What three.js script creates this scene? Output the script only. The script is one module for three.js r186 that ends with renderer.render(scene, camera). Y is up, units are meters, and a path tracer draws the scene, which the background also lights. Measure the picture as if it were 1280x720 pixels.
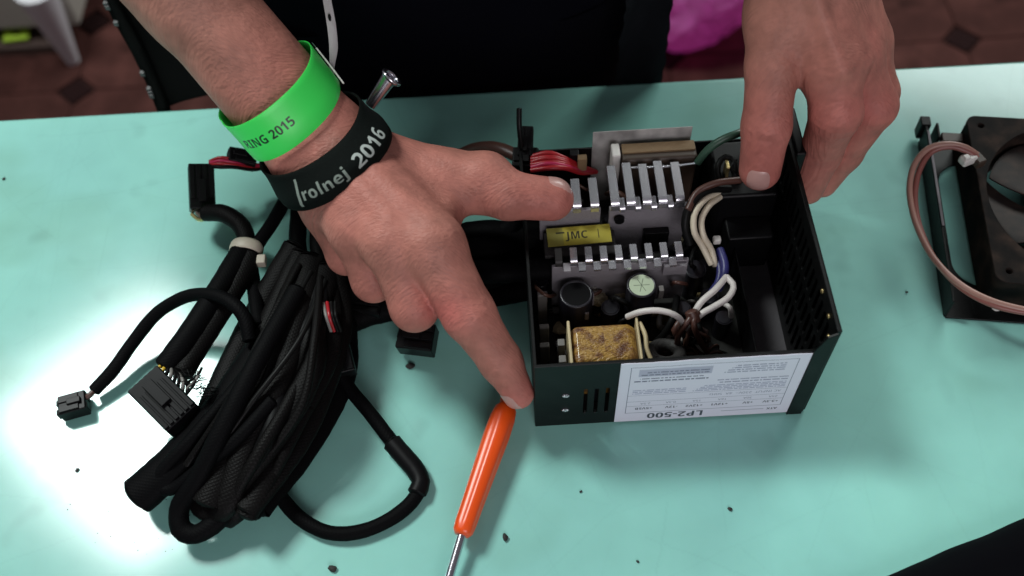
import * as THREE from 'three';
import { RoundedBoxGeometry } from 'three/addons/geometries/RoundedBoxGeometry.js';
import { MarchingCubes } from 'three/addons/objects/MarchingCubes.js';
import { ImprovedNoise } from 'three/addons/math/ImprovedNoise.js';
import { mergeGeometries } from 'three/addons/utils/BufferGeometryUtils.js';
import { RectAreaLightUniformsLib } from 'three/addons/lights/RectAreaLightUniformsLib.js';
RectAreaLightUniformsLib.init();

// ------------------------------------------------------------------ camera, light, exposure
const scene = new THREE.Scene();
const CAM_H = 0.4837, F = 1250, PITCH = 57 * Math.PI / 180, ROLL = 3.3 * Math.PI / 180;
const camera = new THREE.PerspectiveCamera(2 * Math.atan(360 / F) * 180 / Math.PI, 1280 / 720, 0.02, 30);
camera.rotation.order = 'YXZ';
camera.position.set(0, CAM_H, 0);
camera.rotation.set(-PITCH, 0, -ROLL);
const renderer = new THREE.WebGLRenderer({ antialias: true });
renderer.toneMapping = THREE.LinearToneMapping;
renderer.toneMappingExposure = 1;
renderer.shadowMap.enabled = true;
scene.background = new THREE.Color(0.10, 0.095, 0.105);          // the dim room that the photograph's air light comes from

const GREEN_U = 0.585, BLACK_U = [0.578, 0.452, 0.385];
// three unseen sources, placed for the light they give: a ceiling lamp behind and left, a window behind right, a window behind the camera
const LAMPS = [
  { name: 'unseen_ceiling_lamp', label: 'unseen square white ceiling lamp above and behind the table, lighting its left side', category: 'lamp', w: 0.44, h: 0.44, pos: [-0.84, 1.55, -1.0], aim: [-0.14, 0, -0.27], power: 49, color: [0.93, 1.0, 0.98] },
  { name: 'window', label: 'bright window out of view beyond the table, lighting its far right corner', category: 'window', w: 1.1, h: 0.9, pos: [1.25, 1.35, -2.30], aim: [0.25, 0, -0.35], power: 11, color: [0.93, 1.0, 0.97] },
  { name: 'window', label: 'bright window out of view on the near side, lighting the case label and hands', category: 'window', w: 1.0, h: 0.8, pos: [0.25, 0.95, 1.45], aim: [0.05, 0, -0.25], power: 4.6, color: [1.0, 0.94, 1.0] },
];
for (const l of LAMPS) {
  const a = new THREE.RectAreaLight(new THREE.Color(...l.color), l.power, l.w, l.h);
  a.position.set(...l.pos); a.lookAt(...l.aim); scene.add(a);
}
camera.focus = 0.52; camera.userData.fStop = 6;

// ------------------------------------------------------------------ helpers
const V = (x, y, z) => new THREE.Vector3(x, y, z);
function rng(seed) { let a = seed >>> 0; return () => { a = (a + 0x6D2B79F5) | 0; let t = Math.imul(a ^ (a >>> 15), 1 | a); t = (t + Math.imul(t ^ (t >>> 7), 61 | t)) ^ t; return ((t ^ (t >>> 14)) >>> 0) / 4294967296; }; }
const noiseGen = new ImprovedNoise();
const noise = (x, y, z) => noiseGen.noise(x + 17.3, y + 5.7, z + 31.1);
const fbm = (x, y, z, o = 4) => { let s = 0, a = 0.5; for (let i = 0; i < o; i++) { s += a * noise(x, y, z); x *= 2.03; y *= 2.03; z *= 2.03; a *= 0.5; } return s; };
// the place of a point of the photograph (1280 x 720) that lies h metres above the table top
function W(px, py, h = 0) {
  const u = (px - 640) / F, v = -(py - 360) / F, c = Math.cos(-ROLL), s = Math.sin(-ROLL);
  const X = c * u - s * v, Y = s * u + c * v;
  const d = V(X, Y * Math.cos(PITCH) - Math.sin(PITCH), -Y * Math.sin(PITCH) - Math.cos(PITCH));
  return d.multiplyScalar((h - CAM_H) / d.y).add(V(0, CAM_H, 0));
}
const used = new Map();
function numbered(name) { const n = used.get(name) ?? 0; used.set(name, n + 1); return n ? `${name}_${String(n).padStart(3, '0')}` : name; }
function tag(o, label, category, group) { o.userData.label = label; o.userData.category = category; if (group) o.userData.group = group; return o; }
function thing(name, label, category, base, group) {
  const o = new THREE.Group(); o.name = numbered(name); o.position.copy(base); scene.add(o);
  o.userData.base = [base.x, base.y, base.z];
  return tag(o, label, category, group);
}
const rootOf = (o) => { while (o.parent && o.parent !== scene) o = o.parent; return o; };
// a part: the geometry is given in world coordinates
function part(name, geo, mat, parent, label) {
  const b = rootOf(parent).position; geo.translate(-b.x, -b.y, -b.z);
  const m = new THREE.Mesh(geo, mat); m.name = name; m.castShadow = m.receiveShadow = true;
  if (label) m.userData.label = label;
  parent.add(m); return m;
}
function single(name, geo, mat, label, category, group) {
  geo.computeBoundingBox(); const c = geo.boundingBox.getCenter(V(0, 0, 0)); c.y = geo.boundingBox.min.y;
  geo.translate(-c.x, -c.y, -c.z);
  const m = new THREE.Mesh(geo, mat); m.name = numbered(name); m.position.copy(c); m.castShadow = m.receiveShadow = true; scene.add(m);
  return tag(m, label, category, group);
}
function structure(name, geo, mat) { const m = new THREE.Mesh(geo, mat); m.name = name; m.userData.kind = 'structure'; m.castShadow = m.receiveShadow = true; scene.add(m); return m; }
const box = (x0, y0, z0, x1, y1, z1, r = 0.0006) => { const g = new RoundedBoxGeometry(x1 - x0, y1 - y0, z1 - z0, 2, Math.min(r, (x1 - x0) * 0.45, (y1 - y0) * 0.45, (z1 - z0) * 0.45)); g.translate((x0 + x1) / 2, (y0 + y1) / 2, (z0 + z1) / 2); return g; };
const cyl = (a, b, r0, r1 = r0, seg = 20) => { const d = b.clone().sub(a), g = new THREE.CylinderGeometry(r1, r0, d.length(), seg); g.applyQuaternion(new THREE.Quaternion().setFromUnitVectors(V(0, 1, 0), d.normalize())); const m = a.clone().add(b).multiplyScalar(0.5); g.translate(m.x, m.y, m.z); return g; };
const plain = (g) => { const o = g.index ? g.toNonIndexed() : g; for (const k of Object.keys(o.attributes)) if (!['position', 'normal', 'uv'].includes(k)) o.deleteAttribute(k); return o; };
const merge = (list) => mergeGeometries(list.map(plain));
function oriented(g, pos, xAxis, yAxis) { const z = xAxis.clone().cross(yAxis).normalize(), x = yAxis.clone().cross(z).normalize(); g.applyMatrix4(new THREE.Matrix4().makeBasis(x, yAxis.clone().normalize(), z)); g.translate(pos.x, pos.y, pos.z); return g; }
// a round cable through points; uv in weave cells of 4 mm
function tube(pts, r, { seg = 14, flat = 1, close = false, cell = 0.004, lump = 0 } = {}) {
  const c = new THREE.CatmullRomCurve3(pts, close, 'centripetal'), len = c.getLength(), n = Math.max(8, Math.round(len / 0.003));
  const g = new THREE.TubeGeometry(c, n, r, seg, close), uv = g.attributes.uv;
  const ku = Math.round(len / cell), kv = Math.max(2, Math.round(2 * Math.PI * r / cell));
  for (let i = 0; i < uv.count; i++) uv.setXY(i, uv.getX(i) * ku, uv.getY(i) * kv);
  if (flat !== 1 || lump) {
    const p = g.attributes.position, nn = g.attributes.normal, q = V(0, 0, 0), w = seg + 1;
    for (let i = 0; i <= n; i++) {
      const o = c.getPointAt(i / n);
      for (let k = 0; k < w; k++) {
        const a = i * w + k; q.fromBufferAttribute(p, a).sub(o);
        const m = 1 + lump * fbm(o.x * 90 + q.x * 60, o.y * 90 + r * 900, o.z * 90 + q.z * 60, 3);
        p.setXYZ(a, o.x + q.x * m * (2 - flat), o.y + q.y * m * flat, o.z + q.z * m * (2 - flat));
        const l = V(nn.getX(a) / (2 - flat), nn.getY(a) / flat, nn.getZ(a) / (2 - flat)).normalize(); nn.setXYZ(a, l.x, l.y, l.z);
      }
    }
  }
  if (!close) {
    const caps = [[0, -1], [1, 1]].map(([t, s]) => { const p = c.getPointAt(t), d = c.getTangentAt(t).multiplyScalar(s); const e = new THREE.SphereGeometry(r, seg, 8, 0, Math.PI * 2, 0, Math.PI / 2); e.scale(1, 0.35, 1); e.applyQuaternion(new THREE.Quaternion().setFromUnitVectors(V(0, 1, 0), d)); e.translate(p.x, p.y, p.z); return e; });
    return merge([g, ...caps]);
  }
  return plain(g);
}
const Ws = (list) => list.map((p) => W(...p));

// ------------------------------------------------------------------ textures
function dataTex(n, m, fn, srgb) {
  const d = new Uint8Array(n * m * 4);
  for (let j = 0; j < m; j++) for (let i = 0; i < n; i++) { const c = fn(i / n, j / m, i, j), k = (j * n + i) * 4; for (let q = 0; q < 3; q++) d[k + q] = Math.max(0, Math.min(255, (Array.isArray(c) ? c[q] : c) * 255)); d[k + 3] = 255; }
  const t = new THREE.DataTexture(d, n, m); t.wrapS = t.wrapT = THREE.RepeatWrapping; t.magFilter = THREE.LinearFilter; t.minFilter = THREE.LinearMipmapLinearFilter; t.generateMipmaps = true;
  if (srgb) t.colorSpace = THREE.SRGBColorSpace; t.needsUpdate = true; return t;
}
function canvasTex(w, h, draw) { const c = document.createElement('canvas'); c.width = w; c.height = h; draw(c.getContext('2d'), w, h); const t = new THREE.CanvasTexture(c); t.colorSpace = THREE.SRGBColorSpace; t.anisotropy = 8; return t; }
const braidTex = dataTex(48, 48, (u, v) => { const a = Math.abs(Math.sin(Math.PI * 2 * (u + v))), b = Math.abs(Math.sin(Math.PI * 2 * (u - v))); return 0.15 + 0.85 * Math.max(a * a, b * b * 0.8); });
const grainTex = dataTex(256, 256, (u, v) => { const p = Math.PI * 2; return 0.5 + 0.9 * fbm(Math.cos(u * p) * 4, Math.sin(u * p) * 4 + 9 * Math.cos(v * p), 9 * Math.sin(v * p), 5); });
const M = {};
const std = (name, color, roughness, extra = {}) => (M[name] = new THREE.MeshStandardMaterial({ color: Array.isArray(color) ? new THREE.Color(...color) : color, roughness, ...extra }));
const phy = (name, color, roughness, extra = {}) => (M[name] = new THREE.MeshPhysicalMaterial({ color: Array.isArray(color) ? new THREE.Color(...color) : color, roughness, ...extra }));
phy('sleeve', [0.0024, 0.0024, 0.0028], 0.6, { bumpMap: braidTex, bumpScale: 0.00010, specularIntensity: 0.10 });
phy('sleeveWorn', [0.0042, 0.0038, 0.0038], 0.5, { bumpMap: braidTex, bumpScale: 0.00014, specularIntensity: 0.17 });
phy('shrink', [0.004, 0.004, 0.0045], 0.45, { specularIntensity: 0.2 });
phy('connector', [0.0035, 0.0035, 0.004], 0.42, { specularIntensity: 0.35 });
const wornTex = (() => { const n = 512, a = new Float32Array(n * n), r = rng(9); for (let k = 0; k < 260; k++) { let x = r() * n, y = r() * n, t = r() * 6.28; const l = 4 + r() * r() * 90; for (let q = 0; q < l; q++) { a[(y & 511) * n + (x & 511)] = 0.4 + 0.6 * r(); x += Math.cos(t); y += Math.sin(t); } }
  const t = dataTex(n, n, (u, v, i, j) => { const q = Math.max(0, fbm(u * 9, v * 9, 3, 5)); const k = 0.30 + 0.25 * q + 0.45 * a[j * n + i]; return [k, k, k * 0.97]; }, true); t.repeat.set(8, 8); return t; })();
phy('blackSteel', [0.030, 0.037, 0.040], 0.46, { map: wornTex, specularIntensity: 0.4, bumpMap: grainTex, bumpScale: 0.0001 });
std('innerSteel', [0.13, 0.122, 0.13], 0.6, { metalness: 0.2, bumpMap: grainTex, bumpScale: 0.0002 });
std('aluminium', [0.76, 0.75, 0.80], 0.27, { metalness: 0.9, bumpMap: grainTex, bumpScale: 0.0002 });
std('dustyAluminium', [0.30, 0.28, 0.30], 0.55, { metalness: 0.35, bumpMap: grainTex, bumpScale: 0.0003 });
std('board', [0.008, 0.008, 0.006], 0.7);
std('whitePlastic', [0.62, 0.60, 0.56], 0.45);
std('creamWire', [0.62, 0.55, 0.42], 0.45);
std('whiteWire', [0.62, 0.58, 0.55], 0.45);
std('blueWire', [0.03, 0.03, 0.14], 0.4);
std('brownWire', [0.10, 0.045, 0.03], 0.42);
std('darkBrownWire', [0.07, 0.028, 0.02], 0.42);
std('fanWire', [0.32, 0.17, 0.135], 0.42);
std('fanWireRed', [0.22, 0.075, 0.062], 0.42);
std('redWire', [0.36, 0.012, 0.018], 0.35);
std('pinkWire', [0.45, 0.02, 0.08], 0.35);
phy('blackWire', [0.005, 0.005, 0.005], 0.45, { specularIntensity: 0.25 });
std('yellowWire', [0.65, 0.42, 0.03], 0.4);
std('greenWire', [0.035, 0.085, 0.055], 0.4);
std('strand', [0.20, 0.19, 0.175], 0.5);
std('zipTie', [0.50, 0.45, 0.36], 0.5);
std('chrome', [0.72, 0.70, 0.76], 0.22, { metalness: 1 });
std('pin', [0.7, 0.55, 0.25], 0.3, { metalness: 0.9 });
phy('orange', [0.85, 0.085, 0.006], 0.35, { clearcoat: 0.3, clearcoatRoughness: 0.3 });

// ------------------------------------------------------------------ the setting: table, floor
const TZ = -0.471;                                                       // far edge of the table top
{
  const t = thing('table', 'pale mint green laminate table top carrying everything else', 'table', V(0, -0.75, -0.1));
  const scr = new Float32Array(1024 * 1024), rs = rng(31);
  for (let k = 0; k < 420; k++) { let x = rs() * 1024, y = rs() * 1024, a = rs() * 6.28; const n = 20 + rs() * 160, w = 0.25 + rs() * 0.75; for (let q = 0; q < n; q++) { scr[(y & 1023) * 1024 + (x & 1023)] = w; x += Math.cos(a); y += Math.sin(a); a += (rs() - 0.5) * 0.05; } }
  const col = dataTex(1024, 1024, (u, v, i, j) => {
    const a = fbm(u * 9, v * 9, 1.5, 4), b = fbm(u * 60, v * 60, 7, 3), s = Math.max(0, fbm(u * 25, v * 25, 40, 3) - 0.22), m = Math.max(0, fbm(u * 7, v * 11, 80, 4) - 0.12);
    const k = 1 + 0.06 * a + 0.03 * b - s * 0.4 - m * 0.25 - 0.02 * scr[j * 1024 + i]; return [0.560 * k, 0.800 * k, 0.755 * (k - 0.02 * a - m * 0.1)];
  }, true);
  const rough = dataTex(1024, 1024, (u, v, i, j) => { const q = 0.42 + 0.16 * fbm(u * 14, v * 14, 3, 4) + 0.06 * fbm(u * 90, v * 90, 3, 2) + 0.07 * scr[j * 1024 + i]; return [q, q, q]; });
  const coatRough = dataTex(512, 512, (u, v) => { const q = 0.145 + 0.06 * fbm(u * 10, v * 17, 13, 5); return [q, q, q]; });
  const mat = new THREE.MeshPhysicalMaterial({ map: col, roughness: 1, roughnessMap: rough, specularIntensity: 0.06, clearcoat: 0.8, clearcoatRoughness: 1, clearcoatRoughnessMap: coatRough });
  const g = new RoundedBoxGeometry(1.9, 0.028, 0.9, 3, 0.004); g.translate(0.05, -0.014, TZ + 0.45);
  const p = g.attributes.position, uv = g.attributes.uv; for (let i = 0; i < p.count; i++) uv.setXY(i, p.getX(i) * 1.0 + 0.5, p.getZ(i) * 1.0);
  part('table_top', g, mat, t);
  std('tableLeg', [0.25, 0.25, 0.24], 0.5);
  for (const x of [-0.84, 0.94]) for (const z of [TZ + 0.06, TZ + 0.84]) part('leg', box(x - 0.025, -0.75, z - 0.025, x + 0.025, -0.029, z + 0.025, 0.004), M.tableLeg, t);
}
{
  const tone = (k, s) => new THREE.MeshPhysicalMaterial({ color: new THREE.Color(0.088 * k, 0.033 * k, 0.028 * k), roughness: 0.85, specularIntensity: 0.2, map: s });
  const wear = dataTex(256, 256, (u, v) => { const q = 0.88 + 0.35 * fbm(u * 7, v * 7, 2, 5); return [q, q, q]; }, true);
  phy('grout', [0.062, 0.027, 0.024], 0.9, { specularIntensity: 0.2 }); phy('inset', [0.020, 0.009, 0.009], 0.85, { specularIntensity: 0.1 });
  const fl = structure('floor', new THREE.BoxGeometry(9, 0.05, 9).translate(0, -0.785, -2.2), M.grout);
  const S = 0.17, cut = 0.034, tiles = [tone(1, wear), tone(1.15, wear), tone(0.86, wear)];
  const sh = new THREE.Shape(), a = S / 2 - 0.002, b = a - cut;
  [[-b, -a], [b, -a], [a, -b], [a, b], [b, a], [-b, a], [-a, b], [-a, -b]].forEach(([x, y], i) => i ? sh.lineTo(x, y) : sh.moveTo(x, y));
  const tg = new THREE.ExtrudeGeometry(sh, { depth: 0.006, bevelEnabled: true, bevelSize: 0.001, bevelThickness: 0.001, bevelSegments: 1 }); tg.rotateX(-Math.PI / 2);
  { const p = tg.attributes.position, uv = tg.attributes.uv; for (let i = 0; i < p.count; i++) uv.setXY(i, p.getX(i) * 3, p.getZ(i) * 3); }
  const ig = new RoundedBoxGeometry(0.042, 0.008, 0.042, 1, 0.001); ig.rotateY(Math.PI / 4);
  const r = rng(5), rot = 0.5;
  for (let i = -9; i < 10; i++) for (let j = -1; j < 9; j++) {
    const x0 = (i + 0.2) * S, z0 = -(j + 0.5) * S - 0.75, x = x0 * Math.cos(rot * 0) + 0, z = z0;
    if (x > -0.42 && x < 0.16) continue;                                  // hidden behind the person
    const m = new THREE.Mesh(tg, tiles[Math.floor(r() * 3)]); m.name = 'tile'; m.position.set(x, -0.76 + r() * 0.0008, z); m.rotation.y = Math.floor(r() * 4) * Math.PI / 2; fl.add(m);
    const q = new THREE.Mesh(ig, M.inset); q.name = 'inset_tile'; q.position.set(x + S / 2, -0.757, z + S / 2); fl.add(q);
  }
}
// the unseen lamp and two windows, all out of view, set for their light
std('lampBody', [0.6, 0.6, 0.6], 0.5);
for (const l of LAMPS) {
  const t = thing(l.name, l.label, l.category, V(...l.pos));
  const glow = new THREE.MeshStandardMaterial({ color: 0xffffff, emissive: new THREE.Color(...l.color), emissiveIntensity: 1.0, roughness: 0.6 });
  const n = V(...l.aim).sub(V(...l.pos)).normalize(), x = V(0, 1, 0).cross(n).normalize();
  const at = (d) => V(...l.pos).addScaledVector(n, d);
  part(l.category === 'lamp' ? 'housing' : 'frame', oriented(new RoundedBoxGeometry(l.w + 0.06, 0.05, l.h + 0.06, 2, 0.005), at(-0.045), x, n), M.lampBody, t);
  part(l.category === 'lamp' ? 'diffuser' : 'pane', oriented(new RoundedBoxGeometry(l.w, 0.01, l.h, 1, 0.002), at(-0.012), x, n), glow, t);
}

// ------------------------------------------------------------------ the person: signed distance fields for hands and arms
const smin = (a, b, k) => { const h = Math.max(k - Math.abs(a - b), 0) / k; return Math.min(a, b) - h * h * k * 0.25; };
function cone(p, s) {
  const ax = s.a.x, ay = s.a.y, az = s.a.z, bx = s.b.x - ax, by = s.b.y - ay, bz = s.b.z - az, x = p.x - ax, y = p.y - ay, z = p.z - az;
  let t = (x * bx + y * by + z * bz) / (bx * bx + by * by + bz * bz); t = t < 0 ? 0 : t > 1 ? 1 : t;
  const dx = x - bx * t, dy = y - by * t, dz = z - bz * t;
  return Math.sqrt(dx * dx + dy * dy + dz * dz) - (s.ra + (s.rb - s.ra) * t);
}
const seg = (a, b, ra, rb = ra) => ({ a, b, ra, rb });
function chainSegs(pts, rs) { const o = []; for (let i = 0; i + 1 < pts.length; i++) o.push(seg(pts[i], pts[i + 1], rs[i], rs[i + 1])); return o; }
function makeHand({ palm, fingers, tendons = [], joints = [], kPalm = 0.0095 }) {
  const raw = (p) => {
    let d = 1e9; for (const s of palm) d = smin(d, cone(p, s), kPalm);
    let f = 1e9; for (const fg of fingers) { let q = 1e9; for (const s of fg) q = smin(q, cone(p, s), 0.004); f = smin(f, q, 0.0022); }
    d = smin(d, f, 0.0065);
    for (const s of tendons) d = smin(d, cone(p, s), 0.0065);
    return d;
  };
  const fine = (p) => {
    let d = raw(p);
    for (const j of joints) {
      const x = p.x - j.p.x, y = p.y - j.p.y, z = p.z - j.p.z, r2 = x * x + y * y + z * z; if (r2 > 6e-4) continue;
      const s = x * j.d.x + y * j.d.y + z * j.d.z;
      const w = Math.exp(-r2 / 2.4e-4), t = s + 0.0010 * noise(p.x * 190, p.y * 190, p.z * 190); d += 0.5 * j.amp * Math.cos(t * 2 * Math.PI / 0.0019) * Math.exp(-s * s / 3.0e-5) * w; for (const o of [-0.0031, 0.0002, 0.0028]) { const e = (t - o) / 0.00055; d += 2.6 * j.amp * Math.exp(-e * e) * w; }
    }
    d += 0.0007 * noise(p.x * 60, p.y * 60, p.z * 60) + 0.00003 * noise(p.x * 420, p.y * 420, p.z * 420) + 0.000015 * noise(p.x * 1100, p.y * 1100, p.z * 1100);
    return d;
  };
  return { raw, fine, joints };
}
function meshField(f, lo, hi, res, shade) {
  const mc = new MarchingCubes(res, new THREE.MeshStandardMaterial(), false, false, 400000), half = res / 2, p = V(0, 0, 0), sz = hi.clone().sub(lo);
  const w = (i) => (i / res);
  for (let k = 0; k < res; k++) for (let j = 0; j < res; j++) for (let i = 0; i < res; i++) { p.set(lo.x + sz.x * w(i), lo.y + sz.y * w(j), lo.z + sz.z * w(k)); mc.field[i + j * res + k * res * res] = -f.raw(p); }
  mc.isolation = 0; mc.update();
  const n = mc.count, pos = new Float32Array(n * 3), nor = new Float32Array(n * 3), col = new Float32Array(n * 3), uv = new Float32Array(n * 2), q = V(0, 0, 0), e = 0.0004, c = [0, 0, 0];
  for (let i = 0; i < n; i++) {
    const g = (a) => (mc.positionArray[i * 3 + a] + 1) / 2;
    p.set(lo.x + sz.x * g(0), lo.y + sz.y * g(1), lo.z + sz.z * g(2));
    const d = (x, y, z) => f.fine(q.set(p.x + x * e, p.y + y * e, p.z + z * e));
    const A = d(1, -1, -1), B = d(-1, -1, 1), C = d(-1, 1, -1), D = d(1, 1, 1);
    const nx = A - B - C + D, ny = -A - B + C + D, nz = -A + B - C + D, l = Math.hypot(nx, ny, nz) || 1;
    pos.set([p.x, p.y, p.z], i * 3); nor.set([nx / l, ny / l, nz / l], i * 3); shade(p, c); col.set(c, i * 3); uv.set([p.x * 20, p.z * 20], i * 2);
  }
  const g = new THREE.BufferGeometry();
  g.setAttribute('position', new THREE.BufferAttribute(pos, 3)); g.setAttribute('normal', new THREE.BufferAttribute(nor, 3)); g.setAttribute('color', new THREE.BufferAttribute(col, 3)); g.setAttribute('uv', new THREE.BufferAttribute(uv, 2));
  return g;
}
const SKIN = [0.415, 0.166, 0.128];
function skinShade(spots) {
  return (p, c) => {
    const a = fbm(p.x * 45, p.y * 45, p.z * 45, 3), b = noise(p.x * 400, p.y * 400, p.z * 400);
    let red = 0; for (const s of spots) red += s.k * Math.exp(-p.distanceToSquared(s.p) / (s.r * s.r));
    const v = 1.3 * fbm(p.x * 150, p.y * 150, p.z * 150, 3), k = 1 + 0.36 * a + 0.22 * v + 0.12 * b; red += 0.25 * a;
    red *= 0.62; c[0] = SKIN[0] * k * (1 + 0.10 * red); c[1] = SKIN[1] * k * (1 - 0.30 * red); c[2] = SKIN[2] * k * (1 - 0.20 * red);
  };
}
const lengths = (name, pts) => console.log(name, pts.slice(1).map((p, i) => Math.round(1000 * p.distanceTo(pts[i]))).join(' '));

// ---- the hand at the left of the picture (thumb to the right, index finger down the side of the case)
const RH = (() => {
  const wr0 = W(420, 176, 0.094), elbow = wr0.clone().addScaledVector(W(251, -10, 0.156).sub(wr0).normalize(), 0.245);
  const wr = W(420, 176, 0.098), wu = W(389, 201, 0.095), fr = W(251, -10, 0.156), fu = W(232, 4, 0.154);
  const I = [W(540, 308, 0.0915), W(586, 393, 0.0705), W(626, 452, 0.0480), V(0.0002, 0.033, -0.2295)];
  const Mi = [W(488, 303, 0.0920), W(518, 384, 0.0680), W(515, 374, 0.040), W(512, 350, 0.034)];
  const Ri = [W(443, 286, 0.0880), W(467, 350, 0.0640), W(472, 335, 0.042), W(478, 312, 0.035)];
  const Pi = [W(408, 262, 0.0830), W(433, 319, 0.0600), W(442, 306, 0.044), W(452, 290, 0.038)];
  const T = [W(455, 200, 0.086), W(552, 228, 0.081), W(634, 244, 0.082), W(690, 249, 0.0775)];
  lengths('R index', [wr, ...I]); lengths('R middle', Mi); lengths('R thumb', T);
  const palm = [
    seg(fr, wr, 0.0205, 0.0185), seg(fu, wu, 0.0205, 0.0185), seg(elbow, fr, 0.030, 0.0205), seg(elbow.clone().add(V(-0.010, -0.004, 0.008)), fu, 0.030, 0.0205),
    seg(wr, I[0], 0.0180, 0.0155), seg(wr.clone().lerp(wu, 0.4), Mi[0], 0.0175, 0.0138), seg(wu.clone().lerp(wr, 0.25), Ri[0], 0.0175, 0.0130), seg(wu, Pi[0], 0.0165, 0.0120),
    seg(W(440, 225, 0.078), W(520, 300, 0.073), 0.016, 0.012), seg(W(415, 235, 0.073), W(440, 290, 0.066), 0.016, 0.012),
    seg(T[0], T[1], 0.0175, 0.0170), seg(W(470, 215, 0.084), W(552, 268, 0.080), 0.016, 0.011), seg(W(480, 240, 0.086), W(540, 300, 0.084), 0.015, 0.012),
  ];
  const fingers = [
    chainSegs(I, [0.0150, 0.0128, 0.0104, 0.0080]), chainSegs(Mi, [0.0128, 0.0116, 0.0102, 0.0085]), chainSegs(Ri, [0.0120, 0.0108, 0.0096, 0.0080]), chainSegs(Pi, [0.0110, 0.0098, 0.0085, 0.0072]),
    chainSegs([T[1], W(606, 229, 0.082), T[2], T[3]], [0.0165, 0.0158, 0.0122, 0.0112]),
  ];
  const up = V(-0.1, 0.012, 0).setX(0);
  const tend = [[wr.clone().lerp(wu, 0.25), I[0]], [wr.clone().lerp(wu, 0.5), Mi[0]], [wr.clone().lerp(wu, 0.75), Ri[0]]].map(([a, b]) => seg(a.clone().add(V(0, 0.0168, 0.002)), b.clone().add(V(0, 0.0122, -0.004)), 0.0012, 0.0022));
  const J = (p, q, amp = 0.00010) => ({ p, d: q.clone().sub(p).normalize(), amp });
  const joints = [J(I[1], I[2]), J(I[2], I[3], 0.00007), J(Mi[1], Mi[2]), J(Ri[1], Ri[2]), J(T[2], T[3], 0.00013), J(T[1], T[2], 0.00008)];
  const f = makeHand({ palm, fingers, tendons: tend, joints });
  const spots = [{ p: I[1].clone().add(V(-0.008, 0.006, 0)), k: 1.6, r: 0.012 }, { p: Mi[1], k: 0.8, r: 0.014 }, { p: Ri[1], k: 0.6, r: 0.014 }, { p: T[3], k: 0.9, r: 0.016 }, { p: I[3], k: 0.9, r: 0.015 }, { p: T[2], k: 0.5, r: 0.015 }, { p: wr, k: 0.3, r: 0.05 }, { p: fr, k: 0.3, r: 0.04 }, { p: fu, k: -1.0, r: 0.04 }];
  const fore = (p) => { let d = 1e9; for (const q of palm) d = smin(d, cone(p, q), 0.012); return d; };
  return { f, fore, spots, elbow, wr, wu, fr, fu, I, T, tipDirT: T[3].clone().sub(T[2]).normalize(), tipDirI: I[3].clone().sub(I[2]).normalize() };
})();
// ---- the hand at the right of the picture (thumb inside the case, fingers outside)
const LH = (() => {
  const elbow = V(0.205, 0.30, -0.60);
  const wr = W(990, -45, 0.165), wu = W(1036, -45, 0.160);
  const T = [W(975, -10, 0.150), W(965, 82, 0.128), W(958, 158, 0.103), W(950, 212, 0.0805)];
  const I = [W(1040, 82, 0.130), W(1045, 140, 0.110), W(1026, 190, 0.074), W(1010, 236, 0.050)];
  const Mi = [W(1066, 70, 0.124), W(1091, 132, 0.100), W(1054, 190, 0.062), W(1028, 228, 0.040)];
  const Ri = [W(1082, 52, 0.118), W(1098, 116, 0.092), W(1072, 165, 0.056), W(1046, 196, 0.036)];
  const Pi = [W(1078, 38, 0.112), W(1090, 92, 0.088), W(1074, 140, 0.060), W(1056, 166, 0.042)];
  lengths('L index', [wr, ...I]); lengths('L middle', Mi); lengths('L thumb', T);
  const palm = [
    seg(elbow, wr, 0.032, 0.0175), seg(elbow.clone().add(V(0.02, 0, 0)), wu, 0.032, 0.0175),
    seg(wr, I[0], 0.017, 0.0140), seg(wu.clone().lerp(wr, 0.5), Mi[0], 0.017, 0.0135), seg(wu.clone().lerp(wr, 0.2), Ri[0], 0.017, 0.0125), seg(wu, Pi[0], 0.0165, 0.0115),
    seg(T[0], T[0].clone().lerp(T[1], 0.4), 0.0158, 0.0148), seg(W(985, 10, 0.145), W(1030, 70, 0.128), 0.016, 0.013), seg(W(1000, 20, 0.13), W(1018, 86, 0.120), 0.015, 0.010),
  ];
  const fingers = [chainSegs(I, [0.0140, 0.0125, 0.0108, 0.0085]), chainSegs(Mi, [0.0132, 0.0120, 0.0102, 0.0085]), chainSegs(Ri, [0.0115, 0.0102, 0.0090, 0.0076]), chainSegs(Pi, [0.0105, 0.0090, 0.0080, 0.0070]), chainSegs([T[0].clone().lerp(T[1], 0.35), T[1], T[2], T[3]], [0.0150, 0.0126, 0.0119, 0.0107])];
  const tend = [[wr, I[0]], [wr.clone().lerp(wu, 0.5), Mi[0]], [wu, Ri[0]]].map(([a, b]) => seg(a.clone().add(V(0, 0.0115, 0.0125)), b.clone().add(V(0, 0.0085, 0.0115)), 0.0016, 0.0026));
  const J = (p, q, amp = 0.00010) => ({ p, d: q.clone().sub(p).normalize(), amp });
  const joints = [J(I[1], I[2], 0.00012), J(I[2], I[3]), J(Mi[1], Mi[2]), J(T[2], T[3], 0.00014), J(T[1], T[2], 0.00010)];
  const f = makeHand({ palm, fingers, tendons: tend, joints });
  const spots = [{ p: I[1], k: 1.5, r: 0.015 }, { p: Mi[1], k: 1.4, r: 0.015 }, { p: I[2], k: 0.8, r: 0.02 }, { p: T[2], k: 1.0, r: 0.02 }, { p: T[3], k: 0.9, r: 0.015 }, { p: I[0], k: 0.4, r: 0.02 }, { p: Mi[0], k: 0.7, r: 0.018 }, { p: T[0], k: -0.5, r: 0.03 }];
  return { f, spots, elbow, wr, wu, I, T };
})();
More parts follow.
